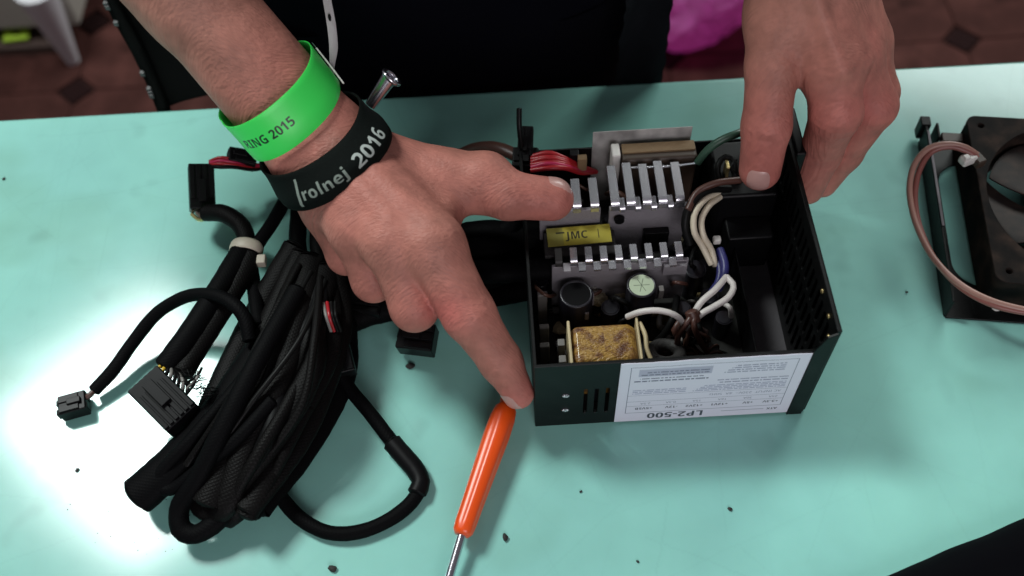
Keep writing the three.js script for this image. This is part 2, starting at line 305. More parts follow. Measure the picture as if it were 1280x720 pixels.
function nailGeo(f, tip, dir, toView, w, l) {           // a curved plate lying on the back of a finger tip
  const d = dir.clone().normalize(), side = d.clone().cross(toView).normalize(), up = side.clone().cross(d).normalize();
  const N = 14, Mm = 12, pos = [], idx = [], q = V(0, 0, 0);
  const surf = (s, t, off) => {                          // march from outside to the skin along -up
    q.copy(tip).addScaledVector(d, t).addScaledVector(side, s).addScaledVector(up, 0.02);
    for (let i = 0; i < 40; i++) { const v = f.raw(q); if (v < 1e-5) break; q.addScaledVector(up, -Math.max(v * 0.7, 1e-5)); if (q.clone().sub(tip).dot(up) < -0.004) break; }
    return q.clone().addScaledVector(up, off);
  };
  for (let j = 0; j <= Mm; j++) for (let i = 0; i <= N; i++) {
    const a = (i / N) * 2 - 1, b = (j / Mm) * 2 - 1, sq = Math.pow(1 - Math.pow(Math.abs(b), 3.2) * 0.55, 0.8);
    const edge = Math.max(Math.abs(a), Math.abs(b)); const v = surf(a * w / 2 * sq, b * l / 2 + l * 0.06, 0.00055 * (1 - Math.pow(edge, 6)) - 0.0002); pos.push(v.x, v.y, v.z);
  }
  for (let j = 0; j < Mm; j++) for (let i = 0; i < N; i++) { const k = j * (N + 1) + i; idx.push(k, k + 1, k + N + 1, k + 1, k + N + 2, k + N + 1); }
  const g = new THREE.BufferGeometry(); g.setAttribute('position', new THREE.Float32BufferAttribute(pos, 3)); g.setIndex(idx); g.computeVertexNormals(); return g;
}
{
  const hip = V(-0.05, -0.75, -0.60);
  const t = thing('person', 'person in dark clothes standing behind the table, both hands holding the opened metal case', 'person', hip);
  M.skin = new THREE.MeshPhysicalMaterial({ vertexColors: true, color: 0xffffff, roughness: 0.55, specularIntensity: 0.55, sheen: 0.1, sheenRoughness: 0.5, sheenColor: new THREE.Color(0.6, 0.3, 0.25), bumpMap: grainTex, bumpScale: 0.0004 });
  phy('nail', [0.50, 0.28, 0.25], 0.3, { clearcoat: 0.3, clearcoatRoughness: 0.3 });
  const rg = meshField(RH.f, V(-0.225, 0.018, -0.475), V(0.045, 0.235, -0.205), 144, skinShade(RH.spots));
  const lg = meshField(LH.f, V(0.105, 0.018, -0.50), V(0.225, 0.235, -0.295), 120, skinShade(LH.spots));
  // elbows, upper arms and neck: outside the picture, in the same body
  const armF = (sx, e, f) => { const s = [seg(e, V(sx, 0.50, -0.66), 0.038, 0.052), seg(V(sx, 0.50, -0.66), V(-0.05, 0.55, -0.66), 0.052, 0.06)]; const raw = (p) => { let d = f.raw(p); for (const q of s) d = smin(d, cone(p, q), 0.02); return d; }; return { raw, fine: raw }; };
  const aRf = armF(-0.245, RH.elbow, RH.f);
  const aR = meshField({ raw: (p) => Math.max(aRf.raw(p), p.x + 0.222), fine: aRf.fine }, V(-0.40, 0.12, -0.78), V(-0.18, 0.70, -0.36), 56, skinShade([]));
  const aL = meshField(armF(0.15, LH.elbow, LH.f), V(-0.06, 0.13, -0.78), V(0.32, 0.66, -0.494), 44, skinShade([]));
  part('body', mergeGeometries([rg, lg, aR, aL]), M.skin, t);
  part('fingernail', nailGeo(LH.f, LH.T[3].clone().addScaledVector(LH.T[3].clone().sub(LH.T[2]).normalize(), 0.001), LH.T[3].clone().sub(LH.T[2]), V(-0.28, 0.62, 0.72), 0.0125, 0.0135), M.nail, t);
  part('fingernail', nailGeo(RH.f, RH.T[3].clone().addScaledVector(RH.tipDirT, 0.002), RH.tipDirT, V(0.25, 0.85, -0.45), 0.0125, 0.0135), M.nail, t);
  part('fingernail', nailGeo(RH.f, RH.I[3].clone(), RH.tipDirI, V(-0.8, 0.35, 0.5), 0.010, 0.012), M.nail, t);
  // clothes
  const cloth = dataTex(128, 128, (u, v, i, j) => 0.4 + 0.3 * ((i + j) % 4 < 2) + 0.2 * fbm(u * 20, v * 20, 3, 3));
  phy('trousers', [0.0020, 0.0021, 0.0045], 0.85, { specularIntensity: 0.12, bumpMap: cloth, bumpScale: 0.0004 });
  phy('shirt', [0.0020, 0.0021, 0.0048], 0.9, { specularIntensity: 0.12, bumpMap: cloth, bumpScale: 0.0004 });
  phy('jacket', [0.003, 0.004, 0.0036], 0.75, { specularIntensity: 0.12, bumpMap: cloth, bumpScale: 0.0004 });
  std('trim', [0.10, 0.10, 0.10], 0.5, { metalness: 0.3 });
  function loft(rings, n = 64) {                     // rings: [x, y, z, half width, half depth]
    const pos = [], uv = [], idx = [];
    rings.forEach(([cx, y, cz, a, b], r) => { for (let i = 0; i <= n; i++) { const th = i / n * 2 * Math.PI, w = 1 + 0.035 * fbm(Math.cos(th) * 3, y * 14, Math.sin(th) * 3, 3); pos.push(cx + a * w * Math.cos(th), y, cz + b * w * Math.sin(th)); uv.push(i / n * 40, y * 40); } });
    for (let r = 0; r + 1 < rings.length; r++) for (let i = 0; i < n; i++) { const k = r * (n + 1) + i; idx.push(k, k + n + 1, k + 1, k + 1, k + n + 1, k + n + 2); }
    const g = new THREE.BufferGeometry(); g.setAttribute('position', new THREE.Float32BufferAttribute(pos, 3)); g.setAttribute('uv', new THREE.Float32BufferAttribute(uv, 2)); g.setIndex(idx); g.computeVertexNormals(); return g;
  }
  const ys = (a, b, n) => Array.from({ length: n }, (_, i) => a + (b - a) * i / (n - 1));
  for (const s of [-1, 1]) part('trouser_leg', loft(ys(-0.74, 0.03, 20).map((y) => [-0.05 + s * (0.082 - 0.012 * (y + 0.75)), y, -0.60, 0.062 + 0.030 * (y + 0.75), 0.075 + 0.035 * (y + 0.75)])), M.trousers, t);
  part('shirt', loft([...ys(-0.02, 0.5, 26).map((y) => [-0.041, y, -0.605 - 0.02 * y, 0.167 + 0.06 * y, 0.118 + 0.01 * y]), [-0.05, 0.54, -0.62, 0.15, 0.09], [-0.05, 0.57, -0.62, 0.06, 0.06]]), M.shirt, t);
  for (const [e, sx] of [[RH.elbow, -0.245], [LH.elbow, 0.15]]) { const sh = V(sx, 0.50, -0.66), mid = e.clone().lerp(sh, 0.4); part('sleeve', cyl(mid, sh.clone().lerp(V(-0.05, 0.52, -0.64), 0.3), 0.060, 0.078, 28), M.shirt, t); }
  // an open jacket hangs at the left of the body, its zip edge catching the light
  const edge = [W(206, 140, -0.01), W(190, 100, 0.008), W(172, 62, 0.026), W(152, 26, 0.042), W(132, -14, 0.060), W(110, -60, 0.082)];
  const ec = new THREE.CatmullRomCurve3(edge), N = 40, K = 10, pos = [], uv = [], idx = [];
  for (let j = 0; j <= N; j++) { const p = ec.getPointAt(j / N); for (let i = 0; i <= K; i++) { const a = i / K; pos.push(p.x + a * 0.13, p.y + 0.004 * Math.sin(a * 9 + j * 0.2), p.z - 0.004 - 0.03 * a + 0.010 * Math.sin(a * 12 + j * 0.12) * a); uv.push(a * 6, j / 6); } }
  for (let j = 0; j < N; j++) for (let i = 0; i < K; i++) { const k = j * (K + 1) + i; idx.push(k, k + 1, k + K + 1, k + 1, k + K + 2, k + K + 1); }
  const jg = new THREE.BufferGeometry(); jg.setAttribute('position', new THREE.Float32BufferAttribute(pos, 3)); jg.setAttribute('uv', new THREE.Float32BufferAttribute(uv, 2)); jg.setIndex(idx); jg.computeVertexNormals();
  { const e2 = new THREE.CatmullRomCurve3([W(826, 110, -0.012), W(831, 70, 0.012), W(836, 30, 0.036), W(842, -10, 0.060), W(850, -60, 0.090)]), p2 = [], u2 = [], i2 = [];
    for (let j = 0; j <= N; j++) { const p = e2.getPointAt(j / N); for (let i = 0; i <= K; i++) { const a = i / K; p2.push(p.x - a * 0.030 + 0.002 * noise(j * 0.3, a * 3, 2), p.y, p.z - 0.002 + 0.006 * Math.sin(a * 5 + j * 0.1)); u2.push(a * 2, j / 6); } }
    for (let j = 0; j < N; j++) for (let i = 0; i < K; i++) { const k = j * (K + 1) + i; i2.push(k, k + K + 1, k + 1, k + 1, k + K + 1, k + K + 2); }
    const g2 = new THREE.BufferGeometry(); g2.setAttribute('position', new THREE.Float32BufferAttribute(p2, 3)); g2.setAttribute('uv', new THREE.Float32BufferAttribute(u2, 2)); g2.setIndex(i2); g2.computeVertexNormals();
    phy('jacketLining', [0.010, 0.011, 0.014], 0.8, { specularIntensity: 0.2, bumpMap: cloth, bumpScale: 0.0006 }); part('jacket', g2, M.jacketLining, t); }
  const jk = part('jacket', jg, M.jacket, t);
  part('jacket_edge', tube(edge, 0.0045, { flat: 1 }), M.jacket, jk);
  const teeth = []; for (let i = 0; i < 46; i++) { const p = ec.getPointAt(0.02 + i / 50); if (fbm(i * 0.35, 2, 3, 2) > 0.08) teeth.push(box(p.x - 0.0045, p.y + 0.002, p.z + 0.0005, p.x - 0.0015, p.y + 0.0052, p.z + 0.004, 0.0004)); }
  part('zip', merge(teeth), M.trim, jk);
}
{ // flat white lanyard cord hanging in front of the dark clothes
  const P = [W(404, -40, 0.16), W(409, 0, 0.145), W(413, 22, 0.137), W(416, 44, 0.130), W(417, 62, 0.124), W(415, 84, 0.115), W(412, 110, 0.10)];
  std('lanyard', [0.42, 0.40, 0.40], 0.6);
  const c = new THREE.CatmullRomCurve3(P), N = 60, geos = [], pos = [], idx = [];
  for (let i = 0; i <= N; i++) { const t = i / N, p = c.getPointAt(t), w = t < 0.62 ? 0.0022 : 0.0022 - 0.0008 * Math.min(1, (t - 0.62) * 9), a = 0.25 * Math.sin(t * 8), dx = Math.cos(a) * w, dz = Math.sin(a) * w; for (const [sx, sy] of [[-1, 1], [1, 1], [1, -1], [-1, -1]]) pos.push(p.x + sx * dx, p.y + sy * 0.0003, p.z + sx * dz + sy * 0.0006); }
  for (let i = 0; i < N; i++) for (let k = 0; k < 4; k++) { const a = i * 4 + k, b = i * 4 + (k + 1) % 4; idx.push(a, b, a + 4, b, b + 4, a + 4); }
  const g = new THREE.BufferGeometry(); g.setAttribute('position', new THREE.Float32BufferAttribute(pos, 3)); g.setIndex(idx); g.computeVertexNormals();
  const t = thing('lanyard', 'thin whitish lanyard cord hanging against the dark clothes above the green wristband', 'lanyard', P[3]);
  part('cord', g, M.lanyard, t);
  const e = W(412, 22, 0.1385); const hole = new THREE.SphereGeometry(1, 14, 10); hole.scale(0.0008, 0.0022, 0.0012); hole.translate(e.x, e.y, e.z); part('eyelet', hole, M.connector, t);
}
// ------------------------------------------------------------------ wristbands: strips that follow the wrist
const at5 = (a, t) => { const e = t * 4, i = Math.min(3, Math.floor(e)); return a[i] + (a[i + 1] - a[i]) * (e - i); };
function bandGeo(center, normal, ref, width, lift, thick, from = 0, to = 1, stiff = 0.8, slack = () => 0, N = 120) {
  const n = normal.clone().normalize(), u = ref.clone().addScaledVector(n, -ref.dot(n)).normalize(), v = n.clone().cross(u);
  const ring = [];
  for (let i = 0; i <= N; i++) {
    const th = (from + (to - from) * i / N) * Math.PI * 2, d = u.clone().multiplyScalar(Math.cos(th)).addScaledVector(v, Math.sin(th));
    const rad = (off) => { let r = 0.005; const q = V(0, 0, 0); for (let k = 0; k < 60; k++) { q.copy(center).addScaledVector(n, off).addScaledVector(d, r); const s = RH.f.raw(q); if (s > -1e-5 || r > 0.037) break; r += Math.max(-s, 2e-5); } return r; };
    ring.push({ d, th, r: [-0.5, -0.25, 0, 0.25, 0.5].map((s) => rad(s * width)) });
  }
  { const old = ring.map((o) => o.r.slice()); ring.forEach((o, i) => { o.r = o.r.map((_, k) => { let m = 0; for (let q = -6; q <= 6; q++) for (const kk of [k - 1, k, k + 1]) m = Math.max(m, old[((i + q) % N + N) % N][Math.min(4, Math.max(0, kk))]); return m; }); }); }
  for (let pass = 0; pass < 2; pass++) { const old = ring.map((o) => o.r.slice()); ring.forEach((o, i) => { o.r = o.r.map((_, k) => { let t = 0, w = 0; for (let q = -4; q <= 4; q++) { const j = ((i + q) % N + N) % N; t += old[j][k]; w++; } return t / w; }); }); }
  const K = 8, pos = [], uv = [], idx = [];
  ring.forEach((o, i) => {
    const R = Math.max(...o.r) + lift + slack(o.th);
    for (let k = 0; k <= K; k++) { const s = k / K - 0.5, rr = R * stiff + (1 - stiff) * (at5(o.r, k / K) + lift + slack(o.th)); const p = center.clone().addScaledVector(n, s * width).addScaledVector(o.d, rr); pos.push(p.x, p.y, p.z); uv.push(i / N, k / K); }
    for (let k = 0; k <= K; k++) { const s = k / K - 0.5, rr = R * stiff + (1 - stiff) * (at5(o.r, k / K) + lift + slack(o.th)) - thick; const p = center.clone().addScaledVector(n, s * width).addScaledVector(o.d, rr); pos.push(p.x, p.y, p.z); uv.push(0.999, 0.02); }
  });
  const C = 2 * (K + 1);
  for (let i = 0; i < N; i++) {
    const a = i * C, b = a + C;
    for (let k = 0; k < K; k++) { idx.push(a + k, a + k + 1, b + k, a + k + 1, b + k + 1, b + k); const q = K + 1 + k; idx.push(a + q, b + q, a + q + 1, a + q + 1, b + q, b + q + 1); }
    idx.push(a, b, a + K + 1, b, b + K + 1, a + K + 1, a + K, a + 2 * K + 1, b + K, b + K, a + 2 * K + 1, b + 2 * K + 1);
  }
  const g = new THREE.BufferGeometry(); g.setAttribute('position', new THREE.Float32BufferAttribute(pos, 3)); g.setAttribute('uv', new THREE.Float32BufferAttribute(uv, 2)); g.setIndex(idx); g.computeVertexNormals(); return g;
}
{
  const view = V(0, CAM_H, 0);
  const cG = W(346, 131, 0.1165), cB = W(402, 181, 0.1000);
  const axisG = W(407, 187, 0.093).sub(W(300, 68, 0.136)).normalize(), toCamG = view.clone().sub(cG).normalize();
  const tiltG = axisG.clone().addScaledVector(toCamG, -0.38 - axisG.dot(toCamG)).normalize();
  const t = thing('green_wristband', 'bright green paper wristband printed NG 2015 around the forearm', 'wristband', cG);
  const tex = canvasTex(2048, 256, (x, w, h) => { x.fillStyle = '#46ff68'; x.fillRect(0, 0, w, h); x.fillStyle = '#062c10'; x.font = 'bold 76px sans-serif'; x.textAlign = 'center'; x.save(); x.translate(GREEN_U * w, h * 0.5); x.rotate(Math.PI); x.fillText('RING 2015', 0, 26); x.restore(); });
  M.green = new THREE.MeshPhysicalMaterial({ map: tex, roughness: 0.45, clearcoat: 0.2, clearcoatRoughness: 0.3 });
  part('strap', bandGeo(cG, tiltG, toCamG.clone().negate(), 0.0225, 0.0016, 0.0006, 0, 1, 0.7), M.green, t);
  { // the glued end of the band, a pale tab with a white edge
    const a = W(396, 62, 0.121), b = W(430, 106, 0.115), o = W(386, 50, 0.119).sub(a), pos = [], idx = [];
    M.tab = new THREE.MeshPhysicalMaterial({ color: new THREE.Color(0.30, 0.42, 0.34), roughness: 0.3, clearcoat: 0.5 });
    for (let i = 0; i <= 8; i++) for (let k = 0; k <= 4; k++) { const p = a.clone().lerp(b, i / 8).addScaledVector(o, k / 4 * 0.62); p.y += 0.0012 * Math.sin(k / 4 * Math.PI) + 0.0008; pos.push(p.x, p.y, p.z); }
    for (let i = 0; i < 8; i++) for (let k = 0; k < 4; k++) { const q = i * 5 + k; idx.push(q, q + 1, q + 5, q + 1, q + 6, q + 5); }
    const g = new THREE.BufferGeometry(); g.setAttribute('position', new THREE.Float32BufferAttribute(pos, 3)); g.setIndex(idx); g.computeVertexNormals(); part('tab', g, M.tab, t);
    part('tab_edge', tube([a.clone().add(V(0, 0.001, 0)), a.clone().lerp(b, 0.5).add(V(0, 0.0014, 0)), b.clone().add(V(0, 0.001, 0))], 0.0005, { seg: 8 }), M.whitePlastic, t);
  }
  const cB2 = cB; const axisB = W(455, 250, 0.094).sub(W(360, 130, 0.112)).normalize(), toCamB = view.clone().sub(cB).normalize();
  const tiltB = axisB.clone().addScaledVector(toCamB, -0.42 - axisB.dot(toCamB)).normalize();
  const tb = thing('black_wristband', 'black woven wristband with white 2016 lettering and a silver clasp at the wrist', 'wristband', cB2);
  const texB = canvasTex(2048, 192, (x, w, h) => { x.fillStyle = '#050b09'; x.fillRect(0, 0, w, h); for (let i = 0; i < 900; i++) { x.fillStyle = i % 2 ? 'rgba(18,28,25,0.5)' : 'rgba(0,0,0,0.5)'; x.fillRect((i * 37) % w, (i * 53) % h, 14, 2); } x.translate(w, h); x.rotate(Math.PI); x.fillStyle = '#a9b1ac'; x.textAlign = 'center'; x.font = 'bold 96px sans-serif'; x.fillText('2016', BLACK_U[0] * w, h * 0.5 + 40); x.font = 'bold 80px sans-serif'; x.fillStyle = '#7d877f'; x.fillText('rolnej', BLACK_U[1] * w, h * 0.5 + 34); x.fillRect(BLACK_U[2] * w, 30, 16, h - 60); });
  M.blackBand = new THREE.MeshPhysicalMaterial({ map: texB, roughness: 0.8, specularIntensity: 0.25, bumpMap: braidTex, bumpScale: 0.0001 });
  part('strap', bandGeo(cB, tiltB, toCamB.clone().negate(), 0.0168, 0.0022, 0.0012, 0, 1, 0.12), M.blackBand, tb);
  const a = W(463, 132, 0.100), b = W(487, 97, 0.112), d = b.clone().sub(a).normalize();
  part('clasp', merge([cyl(a, b, 0.0030, 0.0042, 24), new THREE.TorusGeometry(0.0049, 0.0012, 12, 28).applyQuaternion(new THREE.Quaternion().setFromUnitVectors(V(0, 0, 1), d.clone().add(V(0.25, 0.1, 0)).normalize())).translate(b.x + 0.001, b.y, b.z)]), M.chrome, tb);
}
// ------------------------------------------------------------------ the opened power supply
{
  const X0 = 0.0084, X1 = 0.1484, ZF = -0.2262, ZB = -0.3722, H = 0.0652, HW = 0.083, T = 0.0012;
  const t = thing('power_supply', 'opened black power supply case with its circuit board, heat sinks and wires showing', 'power supply', V((X0 + X1) / 2, 0, (ZF + ZB) / 2));
  const P = (n, g, m, par = t, lab) => part(n, g, m, par, lab);
  const rnd = rng(11);
  // sheet metal panel as an extruded outline in x, y, facing +z at z
  const holeRect = (s, x0, y0, x1, y1) => { const h = new THREE.Path(); h.moveTo(x0, y0); h.lineTo(x1, y0); h.lineTo(x1, y1); h.lineTo(x0, y1); h.closePath(); s.holes.push(h); };
  const slotHole = (s, x0, y0, x1, y1) => { const h = new THREE.Path(), r = (x1 - x0) / 2; h.absarc((x0 + x1) / 2, y0 + r, r, Math.PI, 2 * Math.PI, false); h.lineTo(x1, y1 - r); h.absarc((x0 + x1) / 2, y1 - r, r, 0, Math.PI, false); h.closePath(); s.holes.push(h); };
  const rect = (x0, y0, x1, y1) => { const s = new THREE.Shape(); s.moveTo(x0, y0); s.lineTo(x1, y0); s.lineTo(x1, y1); s.lineTo(x0, y1); s.closePath(); return s; };
  const sheet = (s, d = T) => new THREE.ExtrudeGeometry(s, { depth: d, bevelEnabled: true, bevelSize: 0.00025, bevelThickness: 0.00025, bevelSegments: 1, curveSegments: 6 });
  P('case_floor', box(X0 + 0.0014, 0.0004, ZB + 0.002, X1 - 0.0002, 0.0016, ZF - 0.0016, 0.0002), M.innerSteel);
  // front panel with slots and two rivets, its label
  { const s = rect(X0, 0.0004, X1 - 0.0006, H); for (const x of [0.0338, 0.0392, 0.0448]) slotHole(s, x - 0.0012, 0.013, x + 0.0012, 0.040); const g = sheet(s); g.translate(0, 0, ZF - T);
    const fp = P('front_panel', g, M.blackSteel);
    for (const y of [0.0345, 0.0185]) { const r = new THREE.SphereGeometry(0.0017, 16, 10); r.scale(1.15, 0.8, 0.5); r.translate(0.0237, y, ZF + 0.0005); part('rivet', r, M.aluminium, fp); }
    const lt = canvasTex(1024, 720, (x, w, h) => {
      x.fillStyle = '#e3e0ee'; x.fillRect(0, 0, w, h);
      x.translate(w, h); x.rotate(Math.PI);                                    // the print stands on its head
      x.fillStyle = '#3b3a48'; x.font = 'bold 92px sans-serif'; x.textAlign = 'left'; x.fillText('LP2-500', 500, 92);
      x.font = 'bold 34px sans-serif'; x.fillText('ATX', 70, 78); x.fillStyle = '#77758a'; x.fillRect(150, 66, 250, 5);
      x.strokeStyle = '#75738a'; x.lineWidth = 4; x.strokeRect(60, 110, 905, 560);
      x.fillStyle = '#4a4858'; x.font = 'bold 36px sans-serif'; ['+3.3V', '+5V', '+12V1', '+12V2', '-12V', '+5VSB'].forEach((s, i) => x.fillText(s, 80 + i * 146, 176));
      x.font = '30px sans-serif'; x.fillStyle = '#7d7b90'; ['25A', '30A', '16A', '15A', '0.3A', '2.5A'].forEach((s, i) => x.fillText(s, 96 + i * 146, 236));
      x.fillRect(60, 196, 905, 3); x.fillRect(60, 254, 905, 3); x.fillRect(60, 330, 905, 3);
      x.font = '34px sans-serif'; x.fillStyle = '#8b89a2'; x.fillText('AC INPUT  230V~  4A  50Hz', 90, 308); x.fillStyle = '#a5a3bd'; const rw = rng(3), words = (x0, x1, y, hh) => { let q = x0; while (q < x1) { const k = 8 + rw() * 46; x.fillRect(q, y, Math.min(k, x1 - q), hh); q += k + 7; } }; for (let q = 0; q < 4; q++) words(80, 600 - q * 20, 348 + q * 19, 10); for (let q = 0; q < 3; q++) words(640, 940, 350 + q * 20, 10);
      x.fillStyle = '#9794ad'; words(80, 460, 436, 12); words(80, 480, 466, 10); x.globalAlpha = 0.55; x.fillRect(520, 560, 400, 84); x.globalAlpha = 1; for (let q = 0; q < 4; q++) words(120, 450 - q * 18, 552 + q * 24, 11);
      x.fillStyle = '#6b6980'; words(530, 940, 498, 14); words(560, 910, 530, 10); words(535, 905, 572, 11); words(535, 880, 600, 11);
    });
    const lm = new THREE.MeshPhysicalMaterial({ map: lt, roughness: 0.42, clearcoat: 0.15 });
    const lg = new THREE.BoxGeometry(0.0910, 0.0632, 0.0003, 30, 4, 1), uv = lg.attributes.uv, nn = lg.attributes.normal, lp = lg.attributes.position;
    for (let i = 0; i < lp.count; i++) { if (Math.abs(nn.getZ(i)) < 0.5) uv.setXY(i, 0.001, 0.5); if (lp.getY(i) > 0.031) lp.setY(i, lp.getY(i) + 0.0006 * noise(lp.getX(i) * 130, 3, 1)); }
    lg.translate(0.0951, 0.0336, ZF + 0.0009); part('label', lg, lm, fp, 'white rating label, printed upside down');
  }
  // right wall: vertical plate in the y-z plane, slotted, with a folded front edge
  { const L = ZF - ZB, s = rect(0, 0.0004, L, HW);                                // shape x = distance back from the front
    for (let i = 0; i < 20; i++) for (const [a, b] of [[0.010, 0.030], [0.034, 0.052], [0.056, 0.074]]) { if (i > 12 && a < 0.05) continue; slotHole(s, 0.008 + i * 0.0062, a, 0.0112 + i * 0.0062, b); }
    const g = sheet(s); g.rotateY(Math.PI / 2); g.translate(X1, 0, ZF);
    const w = P('side_wall', g, M.blackSteel); part('dark_rim', box(X1 + 0.0026, 0.030, ZB + 0.006, X1 + 0.0085, HW - 0.0005, -0.333, 0.0015), M.connector, w); part('added_liner', box(X1 + 0.0015, 0.0006, ZB + 0.0004, X1 + 0.0024, HW - 0.001, ZF - 0.0004, 0.0002), M.blackSteel, w);  // plate behind the slots added to stop light; black block outside the wall
    const c = rect(0, 0.0004, 0.009, HW - 0.0015); c.curves.length = 0; c.moveTo(X1 - 0.0075, 0.0004); c.lineTo(X1 - 0.0002, 0.0004); c.lineTo(X1 - 0.0002, HW - 0.0006); c.lineTo(X1 - 0.004, HW - 0.003); c.lineTo(X1 - 0.0075, H + 0.003); c.closePath();
    const fg = sheet(c, 0.0009); fg.translate(0, 0, ZF + 0.0006); part('folded_edge', fg, M.blackSteel, w);
    for (const [z, y] of [[-0.238, 0.077], [-0.252, 0.077], [-0.231, 0.07]]) { const r = new THREE.SphereGeometry(0.0014, 12, 8); r.scale(0.5, 1, 1); r.translate(X1 - 0.0004, y, z); part('rivet', r, M.pin, w); }
  }
  { const s = rect(0, 0.0004, ZF - ZB - 0.003, 0.060); const g = sheet(s); g.rotateY(Math.PI / 2); g.translate(X0 - 0.0001, 0, ZF - 0.0018); P('side_wall', g, M.blackSteel); }
  P('back_panel', box(X0 + 0.0016, 0.0004, ZB, X1 - 0.0006, 0.052, ZB + T, 0.0003), M.blackSteel);
  // insulating sheet standing at the back
  M.insulation = new THREE.MeshPhysicalMaterial({ map: dataTex(128, 128, (u, v) => { const q = 0.70 + 0.35 * fbm(u * 5, v * 5, 12, 4); return [q, q * 0.99, q * 0.97]; }, true), roughness: 0.35, transmission: 0.25, thickness: 0 });
  P('insulating_sheet', box(0.0495, 0.004, ZB + 0.0022, 0.1045, 0.0670, ZB + 0.0027, 0.0002), M.insulation);
  // circuit board
  const pcb = P('circuit_board', box(X0 + 0.003, 0.006, ZB + 0.004, 0.124, 0.0076, ZF - 0.004, 0.0003), M.board);
  const small = (n, g, m) => part(n, g, m, pcb);
  std('darkCap', [0.014, 0.013, 0.018], 0.35); std('olive', [0.20, 0.15, 0.06], 0.5); std('tan', [0.26, 0.17, 0.085], 0.55, { bumpMap: grainTex, bumpScale: 0.0004 }); std('darkBrown', [0.045, 0.028, 0.018], 0.55);
  std('greyPart', [0.16, 0.15, 0.14], 0.5); std('ferrite', [0.025, 0.023, 0.022], 0.6, { bumpMap: grainTex, bumpScale: 0.0003 });
  // scattered small parts
  for (let i = 0; i < 70; i++) {
    const x = X0 + 0.006 + rnd() * 0.105, z = ZB + 0.012 + rnd() * 0.125, k = rnd(), h = 0.010 + rnd() * 0.018;
    if (k < 0.35) { small('capacitor', merge([cyl(V(x, 0.0076, z), V(x, h, z), 0.0028, 0.0028, 14), cyl(V(x, h, z), V(x, h + 0.0003, z), 0.0025, 0.0022, 14)]), rnd() < 0.8 ? M.darkCap : M.greyPart); }
    else if (k < 0.7) small('resistor', merge([cyl(V(x - 0.003, 0.010, z), V(x + 0.003, 0.010, z), 0.0012, 0.0012, 10), cyl(V(x - 0.005, 0.010, z), V(x + 0.005, 0.010, z), 0.0003, 0.0003, 6)]), rnd() < 0.5 ? M.tan : M.greyPart);
    else small('small_part', box(x - 0.003, 0.0076, z - 0.0015, x + 0.003, h, z + 0.0015, 0.0005), rnd() < 0.25 ? M.olive : M.ferrite);
  }
  // a finger bent back from the top edge of a heat sink plate; profile in (z, y), bend radius rb
  function finger(x, w, z, top, back, down, th = 0.0014, rb = 0.003) {
    const s = new THREE.Shape(), n = 8; s.moveTo(0, -down); s.lineTo(0, -rb); for (let i = 1; i <= n; i++) { const a = i / n * Math.PI / 2; s.lineTo(rb - rb * Math.cos(a), -rb + rb * Math.sin(a)); } s.lineTo(back, 0); s.lineTo(back, -th);
    for (let i = n; i >= 0; i--) { const a = i / n * Math.PI / 2, q = rb - th; s.lineTo(rb - q * Math.cos(a), -rb + q * Math.sin(a)); } s.lineTo(th, -down); s.closePath();
    const g = new THREE.ExtrudeGeometry(s, { depth: w, bevelEnabled: true, bevelSize: 0.0002, bevelThickness: 0.0002, bevelSegments: 1 }); g.rotateY(Math.PI / 2); g.translate(x, top, z); return g;   // shape x runs to -z
  }
  // large heat sink at the back: five long fingers and short ones between
  { const z = -0.3235, top = 0.0625;
    const hs = P('heat_sink', merge([box(0.0545, 0.012, z - 0.0026, 0.0965, top - 0.0070, z - 0.0006, 0.0004), box(0.0545, top - 0.0072, z - 0.0026, 0.0965, top - 0.0058, z + 0.0001, 0.0003)]), M.dustyAluminium);
    [0.0552, 0.0636, 0.0722, 0.0806, 0.0898].forEach((x, i) => part('fin', finger(x, 0.0043, z + 0.0004, top, 0.0255 + 0.0015 * (i % 2), 0.0062), M.aluminium, hs));
    [0.0600, 0.0684, 0.0769, 0.0858].forEach((x) => part('fin', finger(x, 0.0026, z + 0.0014, top - 0.0035, 0.007, 0.003, 0.0012, 0.0022), M.aluminium, hs));
    const sc = V(0.0600, 0.049, z + 0.0005); part('screw', merge([cyl(sc, sc.clone().add(V(0, 0, 0.002)), 0.0030, 0.0026, 18)]), M.connector, hs);
    part('transistor', box(0.074, 0.020, z - 0.0004, 0.088, 0.038, z + 0.0038, 0.0006), M.connector, hs);
    const base2 = -0.3245, hb = P('heat_sink', box(0.0170, 0.012, base2 - 0.0026, 0.0500, 0.0555, base2 - 0.0006, 0.0004), M.dustyAluminium);
    for (const x of [0.0350, 0.0445]) part('fin', finger(x, 0.0043, base2 + 0.0003, 0.061, 0.018, 0.006), M.aluminium, hb);
    for (const x of [0.0165, 0.0258]) part('fin', finger(x, 0.0036, base2 + 0.0003, 0.0608, 0.018, 0.006), M.aluminium, hb);
  }
  // second heat sink with two rows of teeth
  { const z = -0.2935, hs = P('heat_sink', box(0.0215, 0.012, z - 0.0020, 0.0935, 0.0490, z, 0.0004), M.dustyAluminium);
    for (let i = 0; i < 9; i++) {
      const x = 0.0235 + i * 0.0079, bright = i > 0;
      part('fin', finger(x, 0.0034, z - 0.0004, 0.0532, 0.0085, 0.0048, 0.0012, 0.002), bright ? M.aluminium : M.ferrite, hs);
      if (i < 8) { const g = finger(x + 0.0040, 0.0034, 0, 0.0515, 0.0060, 0.003, 0.0012, 0.002); g.rotateY(Math.PI); const q = g.boundingBox ?? (g.computeBoundingBox(), g.boundingBox); g.translate(2 * (x + 0.0040) + 0.0034, 0, z - 0.0016); part('fin', g, bright ? M.aluminium : M.dustyAluminium, hs); }
    }
